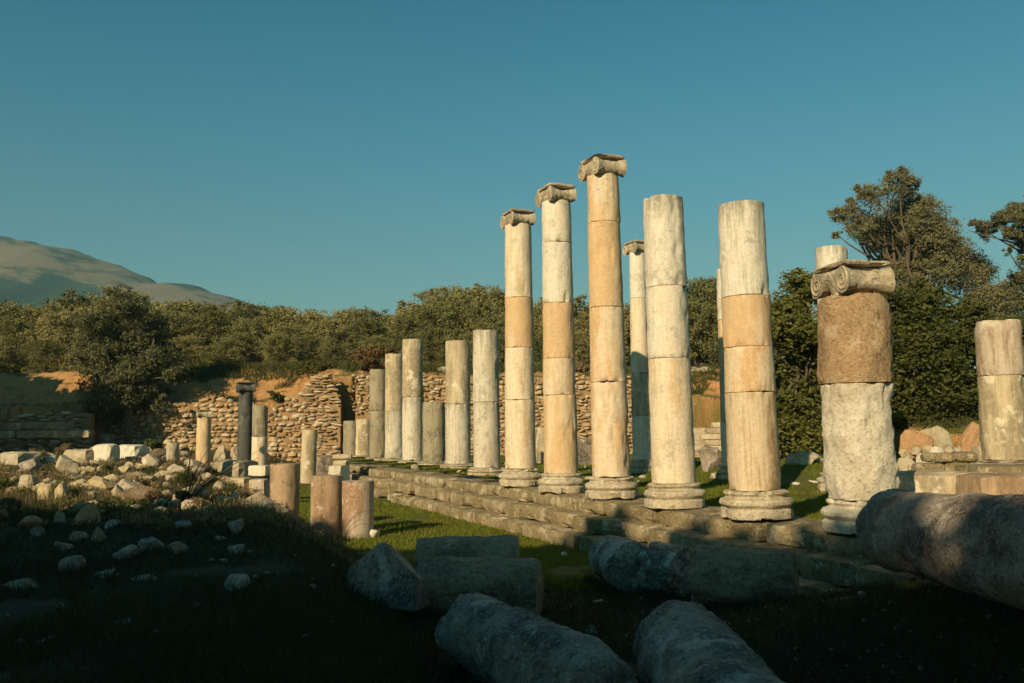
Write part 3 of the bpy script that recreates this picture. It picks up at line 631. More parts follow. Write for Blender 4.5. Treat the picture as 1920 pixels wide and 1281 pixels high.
X, Y = samp(400, 13.5, 40, lambda X, Y: (X < XB(Y)-.9) & (X > -.56*Y) & (n2(X, Y, .45, 57) > -.25), 56)
for k in range(min(120, len(X))):
    s_ = r.uniform(.16, .44)*(1.25 if r.random() < .12 else 1)*(.75+Y[k]/60); V, F = rockV(s_*r.uniform(.9, 1.6), s_*r.uniform(.6, 1), s_*r.uniform(.45, .95), 900+k, 2, int(r.integers(6, 12)), .04)
    o = obj('field_stone', mesh('field_stone', V, F, MT[['rubble', 'yellow', 'wallC', 'rubble', 'fallenbrown', 'wallB'][k % 6]], False), None, (X[k], Y[k], float(G(X[k], Y[k]))-s_*.22), (r.uniform(-.3, .3), r.uniform(-.3, .3), r.uniform(0, 6)))
    fs.append((o, X[k], Y[k], s_, ['grey-buff', 'ochre', 'brown', 'buff', 'dull brown', 'pale'][k % 6]))
marks = [(o.location[0], o.location[1], sh_) for o, sh_ in RKO if sh_]
used = {}
for o, x, y, s_, colr in fs:
    m_ = min(marks, key=lambda q_: (q_[0]-x)**2+(q_[1]-y)**2); dx, dy = x-m_[0], y-m_[1]
    far_ = '' if dx*dx+dy*dy < 2.2 else ' some way'
    rel = ('right of' if dx > 0 else 'left of') if abs(dx) > abs(dy) else ('behind' if dy > 0 else 'in front of')
    sz = 'tiny' if s_ < .3 else 'small' if s_ < .45 else 'middling'
    lab = '%s %s loose stone%s %s %s' % (sz, colr, far_, rel, m_[2]); n_ = used.get(lab, 0); used[lab] = n_+1
    if n_: lab = lab.replace('loose stone', ['', 'rounder loose stone', 'flatter loose stone', 'rougher loose stone', 'half-hidden loose stone'][min(n_, 4)])
    tag(o, lab, 'stone', 'loose stones of the left rubble field')
# dark blocks of the platform foot, stacked stones by the far end
block_at(636, 884, 33, .75, .5, .22, 'white', 'lowest pale brick-like stone of the stack at the platform end', 301, .3)
block_at(640, 873, 33.2, .6, .45, .2, 'wallB', 'middle stone of the pale stack at the platform end', 302, .1)
block_at(642, 861, 33.4, .7, .45, .18, 'wallB', 'top slab of the pale stack at the platform end', 303, .2)
block_at(608, 886, 34, .55, .5, .62, 'shade', 'shade-toned upright stone between leaning stump and pale stack', 304, .4)  # its shadow is put into the stone colour
block_at(449, 927, 26.5, .65, .5, .5, 'yellow', 'ochre block under the rough pale block of the wall stub', 305, -.3)
block_at(485, 938, 26.5, .55, .4, .62, 'redwhite', 'pinkish block of the wall stub next to the red-brown drum', 306, -.2)
block_at(486, 893, 27.5, .62, .4, .34, 'white', 'white hollowed block above the pinkish one', 307, -.2)
block_at(1095, 872, 36, .9, .6, 1.05, 'shade', 'dark shaded upright block seen between two capped columns', 308, .3)  # shade stone colour paints the shadow on it
block_at(1012, 850, 38, .5, .5, 1.1, 'grey', 'grey post-like block seen between the two far capped columns', 309, .3)
put_rock(1336, 882, 46, 46, 'shade', 'hunched shaded boulder between the flat-topped columns', 310)  # painted with the shade stone colour, standing for its shadow
# right side
put_rock(1508, 872, 60, 26, 'rubble', 'long low pale rock under the dark bushes', 311)
put_rock(1530, 862, 30, 24, 'yellow', 'small ochre rock behind the long low pale one', 312)
put_rock(1498, 908, 26, 5, 'white', 'thin white flat stone on the inner grass', 313)
put_rock(1535, 905, 30, 5, 'white', 'thin pale flat stone on the inner grass beside the thick column', 314)
RR = [(1705, 884, 34, 30, 'rubble'), (1735, 868, 26, 20, 'white'), (1722, 852, 24, 16, 'rubble'), (1760, 852, 24, 16, 'white'), (1700, 858, 20, 18, 'yellow'), (1716, 870, 22, 14, 'rubble'), (1745, 846, 20, 12, 'yellow'), (1782, 845, 24, 12, 'rubble'), (1798, 848, 18, 12, 'rubble')]
RL = ['large stone at the left foot of the rubble heap by the right bank', 'white stone in the middle of the right rubble heap', 'upper stone of the right rubble heap', 'white top stone of the right rubble heap', 'small ochre stone on the left of the right rubble heap',
      'small stone sitting low in the right rubble heap', 'little ochre stone at the crown of the right rubble heap', 'stone at the right end of the rubble heap crown', 'last small stone before the grey column of the right edge']
for k, (a_, lab) in enumerate(zip(RR, RL)): put_rock(*a_[:5], lab, 330+k, Y=19+.15*k, group='stones of the right rubble heap')
put_rock(1738, 892, 92, 34, 'rubble', 'broad low boulder under the right rubble heap', 348, Y=20.2, dep=.8)
bw = empty('low_block_wall', at_y(1770, 888, 18.5), 'low wall of squared grey-brown blocks below the right bank', 'wall')
for k, (dx, dz, l_, h_) in enumerate([(-.33, 0, .56, .22), (.24, 0, .5, .23), (.62, 0, .26, .22), (-.1, .235, .6, .2), (.42, .24, .48, .2)]):
    obj('block', block('block', l_, .4, h_, MT['step'], 350+k), bw, (dx, 0, dz))
V, F = blockV(.28, .4, .56, 358); obj('end_block', mesh('end_block', V, F, MT['rubble'], False), bw, (.78, -.02, 0))
block_at(1748, 922, 13.2, 1.15, .7, .30, 'grey', 'grey worn slab lying behind the huge fallen shaft', 360, -.1)
block_at(1890, 934, 12.2, 1.1, .8, .33, 'redbrown', 'brown rough block below the column at the right edge', 361, -.05)
block_at(1885, 884, 14.6, 1.3, .9, .12, 'step', 'thin wide slab between the brown block and the right edge column', 362, -.05)
for k, (px, yb, w_, h_, m_, lab) in enumerate([(1712, 848, 55, 42, 'orange', 'orange earth-stained slab on the right bank, leftmost'), (1768, 846, 60, 46, 'rubble', 'pale leaning slab in the middle of the right bank'), (1815, 840, 44, 50, 'orange', 'orange leaning slab on the right bank beside the grey column')]):
    put_rock(px, yb, w_, h_, m_, lab, 370+k, Y=24.2, blocky=True, dep=.35, name='stone_slab', rot=random.uniform(-.2, .2)).rotation_euler[1] = (.3, -.35, .45)[k]
# stair-like courses between the two flat-topped columns
st = empty('ruined_stair', at_y(1325, 858, 40), 'ruined pale stone stair climbing right, seen between the flat-topped columns', 'stair')
for k in range(6):
    obj('step', block('step', 2.6-.36*k, .6, .26, MT['wallB' if k % 2 else 'rubble'], 380+k, n=(6, 2, 2)), st, (.1+.18*k, .3*k, .265*k))
block_at(1306, 832, 42, 1.0, .5, .75, 'wallB', 'pinkish smooth block on the left of the ruined stair', 390, .1)
# ------------------------------------------------------------------ rubble masonry walls
def masonry(name, x0, x1, yf, zlow, topf, label, cw=.30, chh=.205, seed=0, big=300, mats=('wallA', 'wallB', 'wallC'), course=.25, depth=.5, gaps=.06, dirx=(1, 0)):
    r = np.random.default_rng(seed); t_ = empty(name, (x0, yf, zlow), label, 'wall')
    dx, dy = dirx; L = (x1-x0)
    # backing body following the top outline
    n = max(3, int(L/.4)); xs = np.linspace(0, L, n); tp = np.array([topf(x0+x*dx) for x in xs])-zlow-.06
    V = []; F = []
    for i, x in enumerate(xs):
        V += [(x*dx, x*dy+.10, -.5), (x*dx, x*dy+.10, tp[i]), (x*dx, x*dy+depth, tp[i]), (x*dx, x*dy+depth, -.5)]
    for i in range(n-1):
        a_ = 4*i; F += [(a_, a_+4, a_+5, a_+1), (a_+1, a_+5, a_+6, a_+2), (a_+2, a_+6, a_+7, a_+3)]
    F += [(0, 1, 2, 3), (4*n-4, 4*n-1, 4*n-2, 4*n-3)]
    obj('wall_core', mesh('wall_core', V, F, MT['earth'], False), t_)
    st_ = []; z = 0.
    while z < 6:
        h = chh*r.uniform(.6, 1.4); x = r.uniform(-.2, 0)
        while x < L:
            l = cw*r.uniform(.35, 1.7)*(1.5 if r.random() < .06 else 1)
            if zlow+z+h*.6 < topf(x0+(x+l/2)*dx)+r.uniform(-.06, .06) and x+l < L+.1 and r.random() > gaps:
                st_.append((x+l/2, z + course*r.uniform(-.22, .22), l*r.uniform(.8, .97), h*r.uniform(.6, 1.05), r.uniform(-.22, .22), r.uniform(-.07, .05)))
            x += l
        z += h
    st_.sort(key=lambda s_: -s_[2]*s_[3])
    protos = []
    for k in range(14):
        V, F = rockV(1, 1, 1, seed*50+k, 1, 5, .04); protos.append((V, F))
    pm = {}
    mass = {m_: [] for m_ in mats}
    for i, (x, zc, l, h, rz_, pro) in enumerate(st_):
        k = int(r.integers(14)); m_ = mats[int(r.choice(len(mats), p=[.45, .33, .22]))]
        pos = np.array([x*dx, x*dy+.07+pro, zc]); scl = np.array([l*1.1, .26, h*1.15])
        if i < big:
            if (k, m_) not in pm: pm[(k, m_)] = mesh('stone', protos[k][0], protos[k][1], MT[m_], False)
            o = obj('stone', pm[(k, m_)], t_, pos, (0, rz_, math.atan2(dy, dx))); o.scale = scl
        else:
            V = protos[k][0]*scl; c_, s_ = math.cos(rz_), math.sin(rz_)
            V = np.stack([V[:, 0]*c_+V[:, 2]*s_, V[:, 1], -V[:, 0]*s_+V[:, 2]*c_], -1); mass[m_].append((V+pos, protos[k][1]))
    for m_ in mats:
        if mass[m_]:
            V, F = merge(mass[m_]); o = obj('small_stones', mesh('small_stones', V, F, MT[m_], False), t_); o['kind'] = 'stuff'
    return t_
tpL = lambda x: float(np.interp(x, [-20, -18.5, -16, -14.5, -13, -12.3, -11.5, -10.6], [2.6, 3.7, 3.75, 3.9, 3.5, 3.3, 3.9, 4.4])+.3*n2(x, 0, 1.3, 71)+.2*n2(x, 0, 4, 72))
masonry('rubble_wall', -20.4, -10.4, 44.9, .55, tpL, 'long ochre rubble masonry wall left of the doorway, in full sun', seed=3)
tpP = lambda x: float(np.interp(x, [-10.4, -10.1, -9.0, -8.75, -8.6, -8.3], [4.4, 5.0, 5.05, 4.9, 3.6, 3.5])+.25*n2(x, 0, 2.3, 73))
masonry('masonry_pier', -10.4, -8.6, 44.2, .5, tpP, 'taller pale pier of flat coursed stones left of the dark doorway', cw=.42, chh=.14, seed=4, mats=('wallB', 'wallA', 'wallC'), gaps=.03)
block_at(600, 800, 44.4, .5, .3, .3, 'wallB', 'square pale stone jutting from the masonry pier', 395, 0)
tpR = lambda x: float(4.95+.3*n2(x, 0, 1.6, 75))
masonry('overhanging_masonry', -8.0, -5.2, 45.0, 3.0, tpR, 'chunk of rough masonry overhanging the dark doorway', seed=5, cw=.24, chh=.15, big=200, gaps=.15)
tpB = lambda x: float(np.interp(x, [-7.5, 3, 7, 8.5, 11], [4.9, 4.9, 4.8, 4.0, 3.5])+.4*n2(x, 0, 1.1, 77)+.2*n2(x, 0, 4, 78))
masonry('back_wall', -5.2, 11, 46.0, .6, tpB, 'rubble back wall seen in the gaps between the columns', seed=6, big=300, cw=.3, chh=.18)
tpD = lambda x: float(np.interp(x, [-30, -24.5, -23.5, -19.5, -18.9], [2.7, 2.7, 3.2, 3.3, 2.8])+.12*n2(x, 0, 1.3, 79))
masonry('shaded_wall', -30, -20.4, 42.8, .9, tpD, 'shaded dark ruin wall at the left edge behind the olive tree', seed=7, big=300, cw=.45, chh=.22)
rb = empty('ruin_blocks', at_y(60, 822, 40.5), 'dark squared blocks piled in front of the shaded ruin wall', 'ruin')
for k in range(9):
    obj('block', block('block', random.uniform(.8, 1.6), .6, .36, MT['step'], 400+k), rb, (-2.2+(k % 5)*1.05+random.uniform(-.1, .1), .3*(k//5), .37*(k//5)))
# capstones on terrace edge right
for k, (px, w_) in enumerate([(1300, 30), (1325, 34), (1222, 20), (826, 34)]):
    put_rock(px, 700, w_, 14, 'rubble', ['pale capstone on the terrace edge, left of its neighbour', 'pale capstone on the terrace edge beside the hidden back column', 'small capstone on the terrace edge between columns', 'flat stone on the terrace edge above the dark stump'][k], 420+k, Y=48.5)
# ------------------------------------------------------------------ trees
def sublobes(cl, k, seed, f=.42, core=.85):
    r = np.random.default_rng(seed+99); out = []
    for c_ in cl:
        c_ = np.array(c_, float); out.append((*c_[:3], *(c_[3:]*core)))
        for j in range(k):
            d = r.normal(size=3); d[2] = abs(d[2])*1.0-.25; d /= np.linalg.norm(d); s_ = r.uniform(.55, 1.45)*f
            out.append((*(c_[:3]+d*c_[3:]*r.uniform(.7, 1.0)), *(c_[3:]*s_)))
    return out
def leafcloud(cl, n, size, seed, shell=.55, flat=.5, asp=2.2, up=.0, tuft=44, smax=.24):
    """cl: list of (x,y,z,rx,ry,rz). leaves spread in each lobe in sub-tufts"""
    r = np.random.default_rng(seed); cl = np.array(cl, float); wv = cl[:, 3]*cl[:, 4]*cl[:, 5]; wv = wv**.75; wv /= wv.sum()
    nt_ = max(20, n//tuft); ci = r.choice(len(cl), nt_, p=wv)
    d = r.normal(size=(nt_, 3)); d /= np.linalg.norm(d, axis=1)[:, None]; rad = r.random(nt_)**(1/3.)*(1-shell)+shell*r.random(nt_)**.35
    T = cl[ci, :3] + d*cl[ci, 3:]*rad[:, None]*(1+.18*r.normal(size=(nt_, 1)))
    k = r.integers(0, nt_, n); sg = np.minimum(cl[ci, 3:].mean(1)[k]*.22, smax)
    P = T[k] + r.normal(size=(n, 3))*sg[:, None]*np.array([1, 1, .62])
    a_ = r.normal(size=(n, 3)); a_[:, 2] = a_[:, 2]*flat+up; a_ /= np.linalg.norm(a_, axis=1)[:, None]
    b_ = np.cross(a_, r.normal(size=(n, 3))); b_ /= np.linalg.norm(b_, axis=1)[:, None]
    s_ = size*r.uniform(.6, 1.4, n)[:, None]; A = a_*s_*.5; B = b_*s_*.5/asp
    V = np.stack([P-A, P-B*1.0+A*.1, P+A, P+B+A*.1], 1).reshape(-1, 3); return V, np.arange(4*n).reshape(-1, 4)
def limbs(base_, tips, r_, seed, seg=7):
    rr = np.random.default_rng(seed); parts = []
    for tp, ra, rb_ in tips:
        b = np.array(base_[0]) if len(base_) == 1 else np.array(base_[int(rr.integers(len(base_)))]); tp = np.array(tp)
        ts = np.linspace(0, 1, seg)[:, None]; path = b+(tp-b)*ts + np.array([0, 0, 1])*0; off = rr.normal(size=3)*np.linalg.norm(tp-b)*.09
        path = path+np.sin(ts*math.pi)*off+ rr.normal(size=path.shape)*.02*np.linalg.norm(tp-b)*np.sin(ts*math.pi)
        parts.append(tube(path, np.linspace(ra, rb_, seg), 7))
    return parts
def tree_meshes(h, wid, seed, n, size, leaf, trunkh=.22, nl=9, name='tree', low=False, **kw):
    r = np.random.default_rng(seed); cl = []
    for k in range(nl):
        a_ = r.uniform(0, 6.28); rr = r.uniform(.1, .36)*wid; zz = h*(trunkh+ (1-trunkh)*r.uniform(.18, .80)); s_ = r.uniform(.13, .24)*wid
        fall = 1-.5*max(0, (zz/h-.6)/.4); cl.append((math.cos(a_)*rr*fall, math.sin(a_)*rr*fall, zz, s_, s_, s_*r.uniform(.6, .95)))
    cl.append((0, 0, h*.5, .34*wid, .34*wid, .3*h))
    for k in range(4 if low else 0): a_ = k*1.57+r.uniform(0, 1); cl.append((math.cos(a_)*.3*wid, math.sin(a_)*.3*wid, h*r.uniform(.12, .28), .2*wid, .2*wid, .16*h)); cl.append((r.uniform(-.1, .1)*wid, 0, h*.84, .2*wid, .2*wid, .15*h))
    V, F = leafcloud(sublobes(cl, 6, seed), n, size, seed, **kw)
    V[:, 2] *= h/np.percentile(V[:, 2], 99.7)
    crown = mesh('crown', V, F, LEAF[leaf], False)
    tb = h*trunkh*1.1; parts = [tube([(0, 0, -.3), (.05*h*r.normal()*.3, 0, tb*.5), (0, .02*h, tb)], np.array([.045, .034, .028])*h, 9)]
    tips = [((c_[0], c_[1], c_[2]), .018*h, .005*h) for c_ in cl[:7]]; parts += limbs([(0, .02*h, tb*.95)], tips, 1, seed)
    V, F = merge(parts); return crown, mesh('trunk', V, F, BARK)
def place_tree(ms, loc, sc, rz_, name, label, cat='tree', group=None):
    t_ = empty(name, loc, label, cat, group, (0, 0, rz_)); t_.scale = sc
    obj('crown', ms[0], t_); obj('trunk', ms[1], t_); return t_
OV = [tree_meshes(5.0, 5.6, 500+k, 26000, .135, 'olive', trunkh=.14, nl=14, flat=.8, low=True) for k in range(5)]
sil = [(-140, 570), (-60, 575), (0, 568), (60, 572), (110, 562), (165, 553), (240, 550), (300, 572), (375, 556), (440, 578), (480, 565), (545, 578), (600, 574), (655, 584), (700, 572), (760, 580), (800, 560), (850, 533), (905, 540), (950, 552), (1000, 565), (1080, 562), (1170, 572), (1225, 566), (1290, 545), (1335, 522), (1400, 540), (1450, 560)]
sx_ = [a_ for a_, b in sil]; sy_ = [b for a_, b in sil]
words = ['round-topped', 'broad', 'loose', 'dense', 'ragged', 'leaning', 'pale', 'dull green']
k = 0
spotn = {0: 'above the left edge ruins', 1: 'left of the front olive', 2: 'right of the front olive', 3: 'above the ochre wall', 4: 'above the dark capped column', 5: 'above the masonry pier', 6: 'behind the broken far columns', 7: 'behind the capped columns', 8: 'between the tall columns', 9: 'right of the flat-topped pale column', 10: 'near the dark bushes'}
for row, (Yr, step, up) in enumerate([(66, 64, 0), (58, 74, 22), (52.5, 88, 60)]):
    px = -150+row*30
    while px < 1500:
        if row == 2 and (1130 < px or px in ()): break
        Y = Yr+random.uniform(-2, 2); ty = float(np.interp(px, sx_, sy_)) + up + random.uniform(-3, 10)
        X = at_y(px, 700, Y)[0]; gz = float(G(X, Y)); H = max(2.2, zpx(px, ty, Y)-gz)
        W = H/5.0*random.uniform(.95, 1.2)
        zone = min(10, max(0, int(px/125)))
        place_tree(OV[k % 5], (X, Y, gz-.1), (W, W, H/4.9), random.uniform(0, 6.28), 'olive_tree', '%s olive tree, %s terrace row, %s' % (words[(k*3) % 8], ['rearmost', 'middle', 'front'][row], spotn[zone]), group='olive trees on the terrace')
        k += 1; px += step*random.uniform(.8, 1.2)
# unique labels for those that would coincide
seen = {}
for o in list(COL.objects):
    if o.name.startswith('olive_tree'):
        l = o['label']; c_ = seen.get(l, 0); seen[l] = c_+1
        if c_: o['label'] = l.replace('olive tree', 'olive tree with a fuller crown' if c_ == 1 else 'olive tree with a narrow crown')
def pxtree(name, lobes, Y, n, size, leaf, label, trunk, dy=1.6, seed=0, cat='tree', sq=1., flat=.8, f=.42, core=.88, **kw):
    """lobes given as picture directions at distance Y, spread in depth"""
    r = np.random.default_rng(seed); base_ = np.array(at_y(trunk[0], trunk[1], Y)); base_[2] = float(G(base_[0], Y))-.1; cl = []
    for (px, py, rp) in lobes:
        c_ = at_y(px, py, Y + r.uniform(-dy, dy)); rr = rp/FPX*Y; cl.append((*(c_-base_), rr, rr, rr*.85*sq))
    V, F = leafcloud(sublobes(cl, 7, seed, f, core), n, size, seed, flat=flat, **kw)
    t_ = empty(name, base_, label, cat); obj('crown', mesh('crown', V, F, LEAF[leaf], False), t_)
    top = np.array(at_y(trunk[2], trunk[3], Y))-base_; tr = trunk[4]
    parts = [tube([(0, 0, 0), top*.35+np.array([.05, 0, 0]), top*.7, top], np.array([1.25, 1, .85, .7])*tr, 10)]
    parts += limbs([tuple(top*.75), tuple(top)], [(c_[:3], tr*.42, tr*.1) for c_ in cl], 1, seed)
    V, F = merge(parts); obj('trunk', mesh('trunk', V, F, BARK), t_); return t_
pxtree('olive_tree', [(185, 610, 42), (245, 582, 42), (290, 625, 36), (205, 655, 48), (262, 665, 55), (318, 672, 34), (330, 705, 22), (185, 722, 38), (228, 740, 42), (278, 738, 38), (205, 776, 24), (262, 700, 45), (165, 690, 22), (300, 762, 20)], 44, 62000, .125, 'front', 'big grey green olive tree standing in front of the wall at left', (238, 835, 242, 715, .17), seed=600, dy=.8)
pxtree('pine_tree', [(1600, 405, 26), (1572, 402, 16), (1640, 372, 26), (1622, 358, 14), (1688, 345, 26), (1668, 332, 12), (1706, 340, 13), (1700, 395, 42), (1658, 425, 42), (1612, 432, 22), (1742, 425, 38), (1765, 455, 36), (1710, 470, 52), (1640, 455, 22), (1790, 480, 34), (1820, 520, 42), (1760, 520, 48), (1850, 570, 45), (1690, 530, 40), (1880, 610, 40), (1570, 440, 10), (1590, 380, 12), (1730, 380, 16)], 38, 105000, .125, 'pine', 'tall ragged pine with a pointed top rising over the dark bushes', (1725, 800, 1712, 520, .2), seed=610, dy=1.8, core=1.08, f=.5, asp=3.2)
pxtree('pine_tree', [(1845, 432, 17), (1875, 412, 18), (1905, 398, 20), (1935, 400, 28), (1828, 420, 9), (1900, 440, 16), (1945, 445, 30), (1890, 470, 9), (1920, 478, 14), (1925, 530, 26), (1905, 570, 22), (1960, 500, 40), (1815, 432, 8)], 36, 40000, .12, 'pine', 'thin pine branches reaching in from the right edge', (1990, 800, 1975, 500, .16), seed=620, dy=1.2, core=1.1, f=.55, asp=3.2)
for k, (name, lob, Y, n, lab, tk) in enumerate([
   ('evergreen_bush', [(1500, 560, 42), (1480, 620, 45), (1515, 640, 45), (1490, 700, 50), (1530, 720, 45), (1500, 780, 50), (1540, 800, 38), (1470, 770, 30), (1505, 825, 40), (1475, 815, 32), (1500, 850, 30), (1530, 845, 28), (1468, 590, 26), (1525, 545, 30), (1490, 530, 16)], 27, 34000, 'dense dark bush left of the thickest column', (1505, 855, 1500, 700, .1)),
   ('evergreen_bush', [(1600, 560, 50), (1580, 640, 55), (1630, 640, 55), (1590, 740, 60), (1640, 750, 55)], 28, 24000, 'dense dark bush mostly hidden behind the thickest column', (1600, 855, 1600, 700, .1)),
   ('evergreen_bush', [(1700, 580, 45), (1745, 575, 40), (1790, 610, 45), (1690, 660, 50), (1750, 660, 60), (1810, 670, 45), (1700, 740, 50), (1760, 740, 55), (1815, 740, 40), (1850, 640, 40), (1700, 790, 40), (1830, 780, 40), (1745, 790, 35), (1660, 600, 30), (1720, 545, 22), (1780, 780, 30)], 28, 46000, 'broad dense dark bush right of the thickest column', (1750, 850, 1750, 700, .1)),
   ('evergreen_bush', [(1880, 650, 50), (1930, 640, 55), (1900, 730, 55), (1960, 740, 60)], 28, 22000, 'dark bush behind the column at the right edge', (1900, 850, 1900, 700, .1))]):
    pxtree(name, lob, Y, int(n*1.3), .14, 'dark', lab, tk, seed=630+k, dy=.8, cat='bush', flat=.5, f=.5, core=1.05, smax=.2)
# brush on the terrace
pxtree('brush', [(672, 672, 20), (705, 662, 22), (732, 668, 18), (655, 690, 16), (690, 690, 20), (722, 690, 22)], 48.5, 7000, .16, 'red', 'russet leafless-looking brush on the terrace above the doorway', (695, 705, 695, 690, .03), seed=650, dy=.5, cat='bush')
pxtree('brush', [(595, 690, 18), (625, 694, 18), (560, 696, 14), (650, 704, 12)], 47.6, 4500, .14, 'weed', 'olive brown brush hanging over the top of the pier', (610, 705, 610, 698, .02), seed=651, dy=.4, cat='bush')
pxtree('brush', [(1090, 690, 14), (1075, 700, 12), (1105, 702, 12)], 48.5, 2500, .14, 'dry', 'dry brush on the terrace seen between two capped columns', (1090, 708, 1090, 700, .02), seed=652, dy=.4, cat='bush')
pxtree('brush', [(515, 742, 12), (528, 748, 10)], 45.4, 1600, .1, 'weed', 'little green shrub growing out of the soil bank', (518, 756, 520, 748, .02), seed=653, dy=.2, cat='bush')
pxtree('brush', [(282, 832, 12), (296, 842, 12), (310, 850, 9)], 37, 2400, .09, 'weed', 'small green shrub between olive trunk and tiny stump', (292, 858, 292, 848, .02), seed=654, dy=.3, cat='bush')
DB = [(75, 852, 20, 'dry', 'straw coloured brush at the left behind the pale slab'), (120, 842, 14, 'dry', 'small straw coloured brush by the layered slab'), (305, 880, 18, 'dry', 'dry weed clump over the wide low boulder'), (350, 895, 20, 'weed', 'green brown weed clump right of the wide low boulder'), (265, 905, 16, 'dry', 'dry weed clump behind the slope-sided boulder'),
      (170, 895, 15, 'dry', 'dry reddish weed clump in the middle of the rubble field'), (15, 905, 22, 'weed', 'dark weed clump at the left edge'), (90, 885, 14, 'weed', 'weed clump between the two tall pale stones'), (290, 930, 16, 'dry', 'dry weed clump right of the slope-sided boulder'), (345, 930, 16, 'weed', 'thin weedy shrub at the edge of the shade'), (135, 925, 12, 'weed', 'weed tuft right of the pointed stone'), (205, 880, 12, 'weed', 'weed tuft by the small ochre stone'), (395, 905, 14, 'weed', 'weed clump in front of the rough pale block'), (20, 950, 20, 'dry', 'dry weed clump above the pinkish stone')]
for k, (px, py, rp, lf, lab) in enumerate(DB):
    g = ground(px, py+rp*.8); Y = g[1]
    cl = []
    for j in range(4):
        c_ = at_y(px+random.uniform(-.8, .8)*rp, py+random.uniform(-.3, .3)*rp, Y+random.uniform(-.3, .3)); rr = rp*.6/FPX*Y; cl.append((*(c_-g), rr, rr, rr*.8))
    V, F = leafcloud(cl, 1500, .075, 660+k, flat=1.6, asp=5, up=.5); r = np.random.default_rng(k)
    parts = [tube([(0, 0, -.05), tuple(np.array(c_[:3])*.6+r.normal(size=3)*.03), tuple(np.array(c_[:3])+np.array([0, 0, c_[3]]))], [.012, .009, .004], 4) for c_ in cl]
    t_ = empty('weed_clump', g, lab, 'weeds'); obj('foliage', mesh('foliage', V, F, LEAF[lf], False), t_); V, F = merge(parts); obj('stem', mesh('stem', V, F, BARK), t_)
# bare twiggy shrub
g = ground(345, 945); r = np.random.default_rng(9); parts = []
for k in range(16):
    a_ = r.uniform(-.3, .9); L = r.uniform(.6, 1.5); d = np.array([math.sin(a_+.3)*L, r.uniform(-.3, .3), math.cos(a_)*L*.75])
    parts.append(tube([(0, 0, -.05), d*.4+np.array([0, 0, .08]), d*.75+np.array([0, 0, .08]), d], [.009, .007, .005, .003], 4))
V, F = merge(parts); tag(obj('twiggy_shrub', mesh('twiggy_shrub', V, F, BARK), None, g), 'bare arching twigs at the edge of the shade left of the wall stub', 'shrub')
# trees behind the viewer that throw the foreground shade, and at the far left
BT = [tree_meshes(12., 8.6, 700+k, 16000, .62, 'dark', trunkh=.16, nl=14, shell=.35, flat=1., asp=1.5, tuft=26, smax=2.) for k in range(2)]
for k, (q_, a_, H, lab) in enumerate([(-15.4, -14, 10.0, 'leftmost'), (-12.4, -14.3, 10.3, 'second'), (-9.1, -14, 11.7, 'third'), (-6., -14.5, 12.1, 'fourth'), (-3.3, -14, 11.8, 'fifth'), (-.2, -14, 11.6, 'sixth'), (3.4, -14.4, 11.6, 'seventh'), (7.2, -14, 11.6, 'eighth'), (11.2, -13.5, 11.6, 'rightmost'), (-6.5, -19, 12, 'rear left'), (-1, -19, 11.6, 'rear middle'), (4.5, -19, 11.6, 'rear right')]):
    X = a_*LX + q_*LY; Y = a_*LY - q_*LX
    place_tree(BT[k % 2], (X, Y, 0), (1, 1, H/12.), k*1.3, 'shade_tree', 'tall dense tree behind the viewer throwing the foreground shade, %s of its row' % lab, group='trees behind the viewer')
for k, (X, Y, H) in enumerate([(-26.8, 33.5, 8.7), (-31.5, 36, 9), (-30, 30.5, 9)]):
    place_tree(BT[k % 2], (X, Y, 1.0), (.72, .72, H/12.), k*2.1, 'shade_tree', ['dense tree outside the left edge shading the ruin wall', 'dense tree further left shading the ruin wall', 'small dense tree outside the left edge nearer the viewer'][k], group=None, cat='tree')
# ------------------------------------------------------------------ grass, weeds, litter
def blades(P, h, wd, mat, seed, name, label, lean=.45):
    r = np.random.default_rng(seed); n = len(P); a_ = r.uniform(0, 6.28, n); l = r.normal(size=(n, 2))*lean*h[:, None]
    s_ = np.stack([np.cos(a_), np.sin(a_), 0*a_], -1)*wd[:, None]/2; top = P + np.stack([l[:, 0], l[:, 1], h], -1)
    V = np.stack([P-s_, P+s_, top], 1).reshape(-1, 3); o = obj(name, mesh(name, V, np.arange(3*n).reshape(-1, 3), LEAF[mat], False)); return tag(o, label, 'grass', None, 'stuff')
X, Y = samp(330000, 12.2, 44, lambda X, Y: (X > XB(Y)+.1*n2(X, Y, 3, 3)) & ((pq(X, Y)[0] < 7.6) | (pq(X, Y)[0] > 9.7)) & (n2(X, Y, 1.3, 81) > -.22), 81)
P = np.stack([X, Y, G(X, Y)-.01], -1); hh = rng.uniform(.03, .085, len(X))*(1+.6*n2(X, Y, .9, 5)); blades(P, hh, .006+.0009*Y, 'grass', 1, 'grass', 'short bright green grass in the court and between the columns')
X, Y = samp(260000, 4.0, 44, lambda X, Y: ((X < XB(Y)) | (Y < 12.8+.8*n2(X, Y, .9, 84))) & (pq(X, Y)[0] < 7.6) & (n2(X, Y, .8, 83) > -.3), 83)  # the shade-toned grass also fills the dark foreground court
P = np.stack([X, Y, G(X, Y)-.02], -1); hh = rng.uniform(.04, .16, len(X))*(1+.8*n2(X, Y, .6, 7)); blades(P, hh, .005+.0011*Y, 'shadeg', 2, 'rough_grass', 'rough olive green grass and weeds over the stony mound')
X, Y = samp(60000, 12, 44, lambda X, Y: (X < XB(Y)+.4) & (n2(X, Y, .5, 85) > .1), 85)
P = np.stack([X, Y, G(X, Y)-.02], -1); hh = rng.uniform(.08, .3, len(X)); blades(P, hh, .004+.0009*Y, 'dry', 3, 'dry_grass', 'dry straw coloured stalks among the rubble', .35)
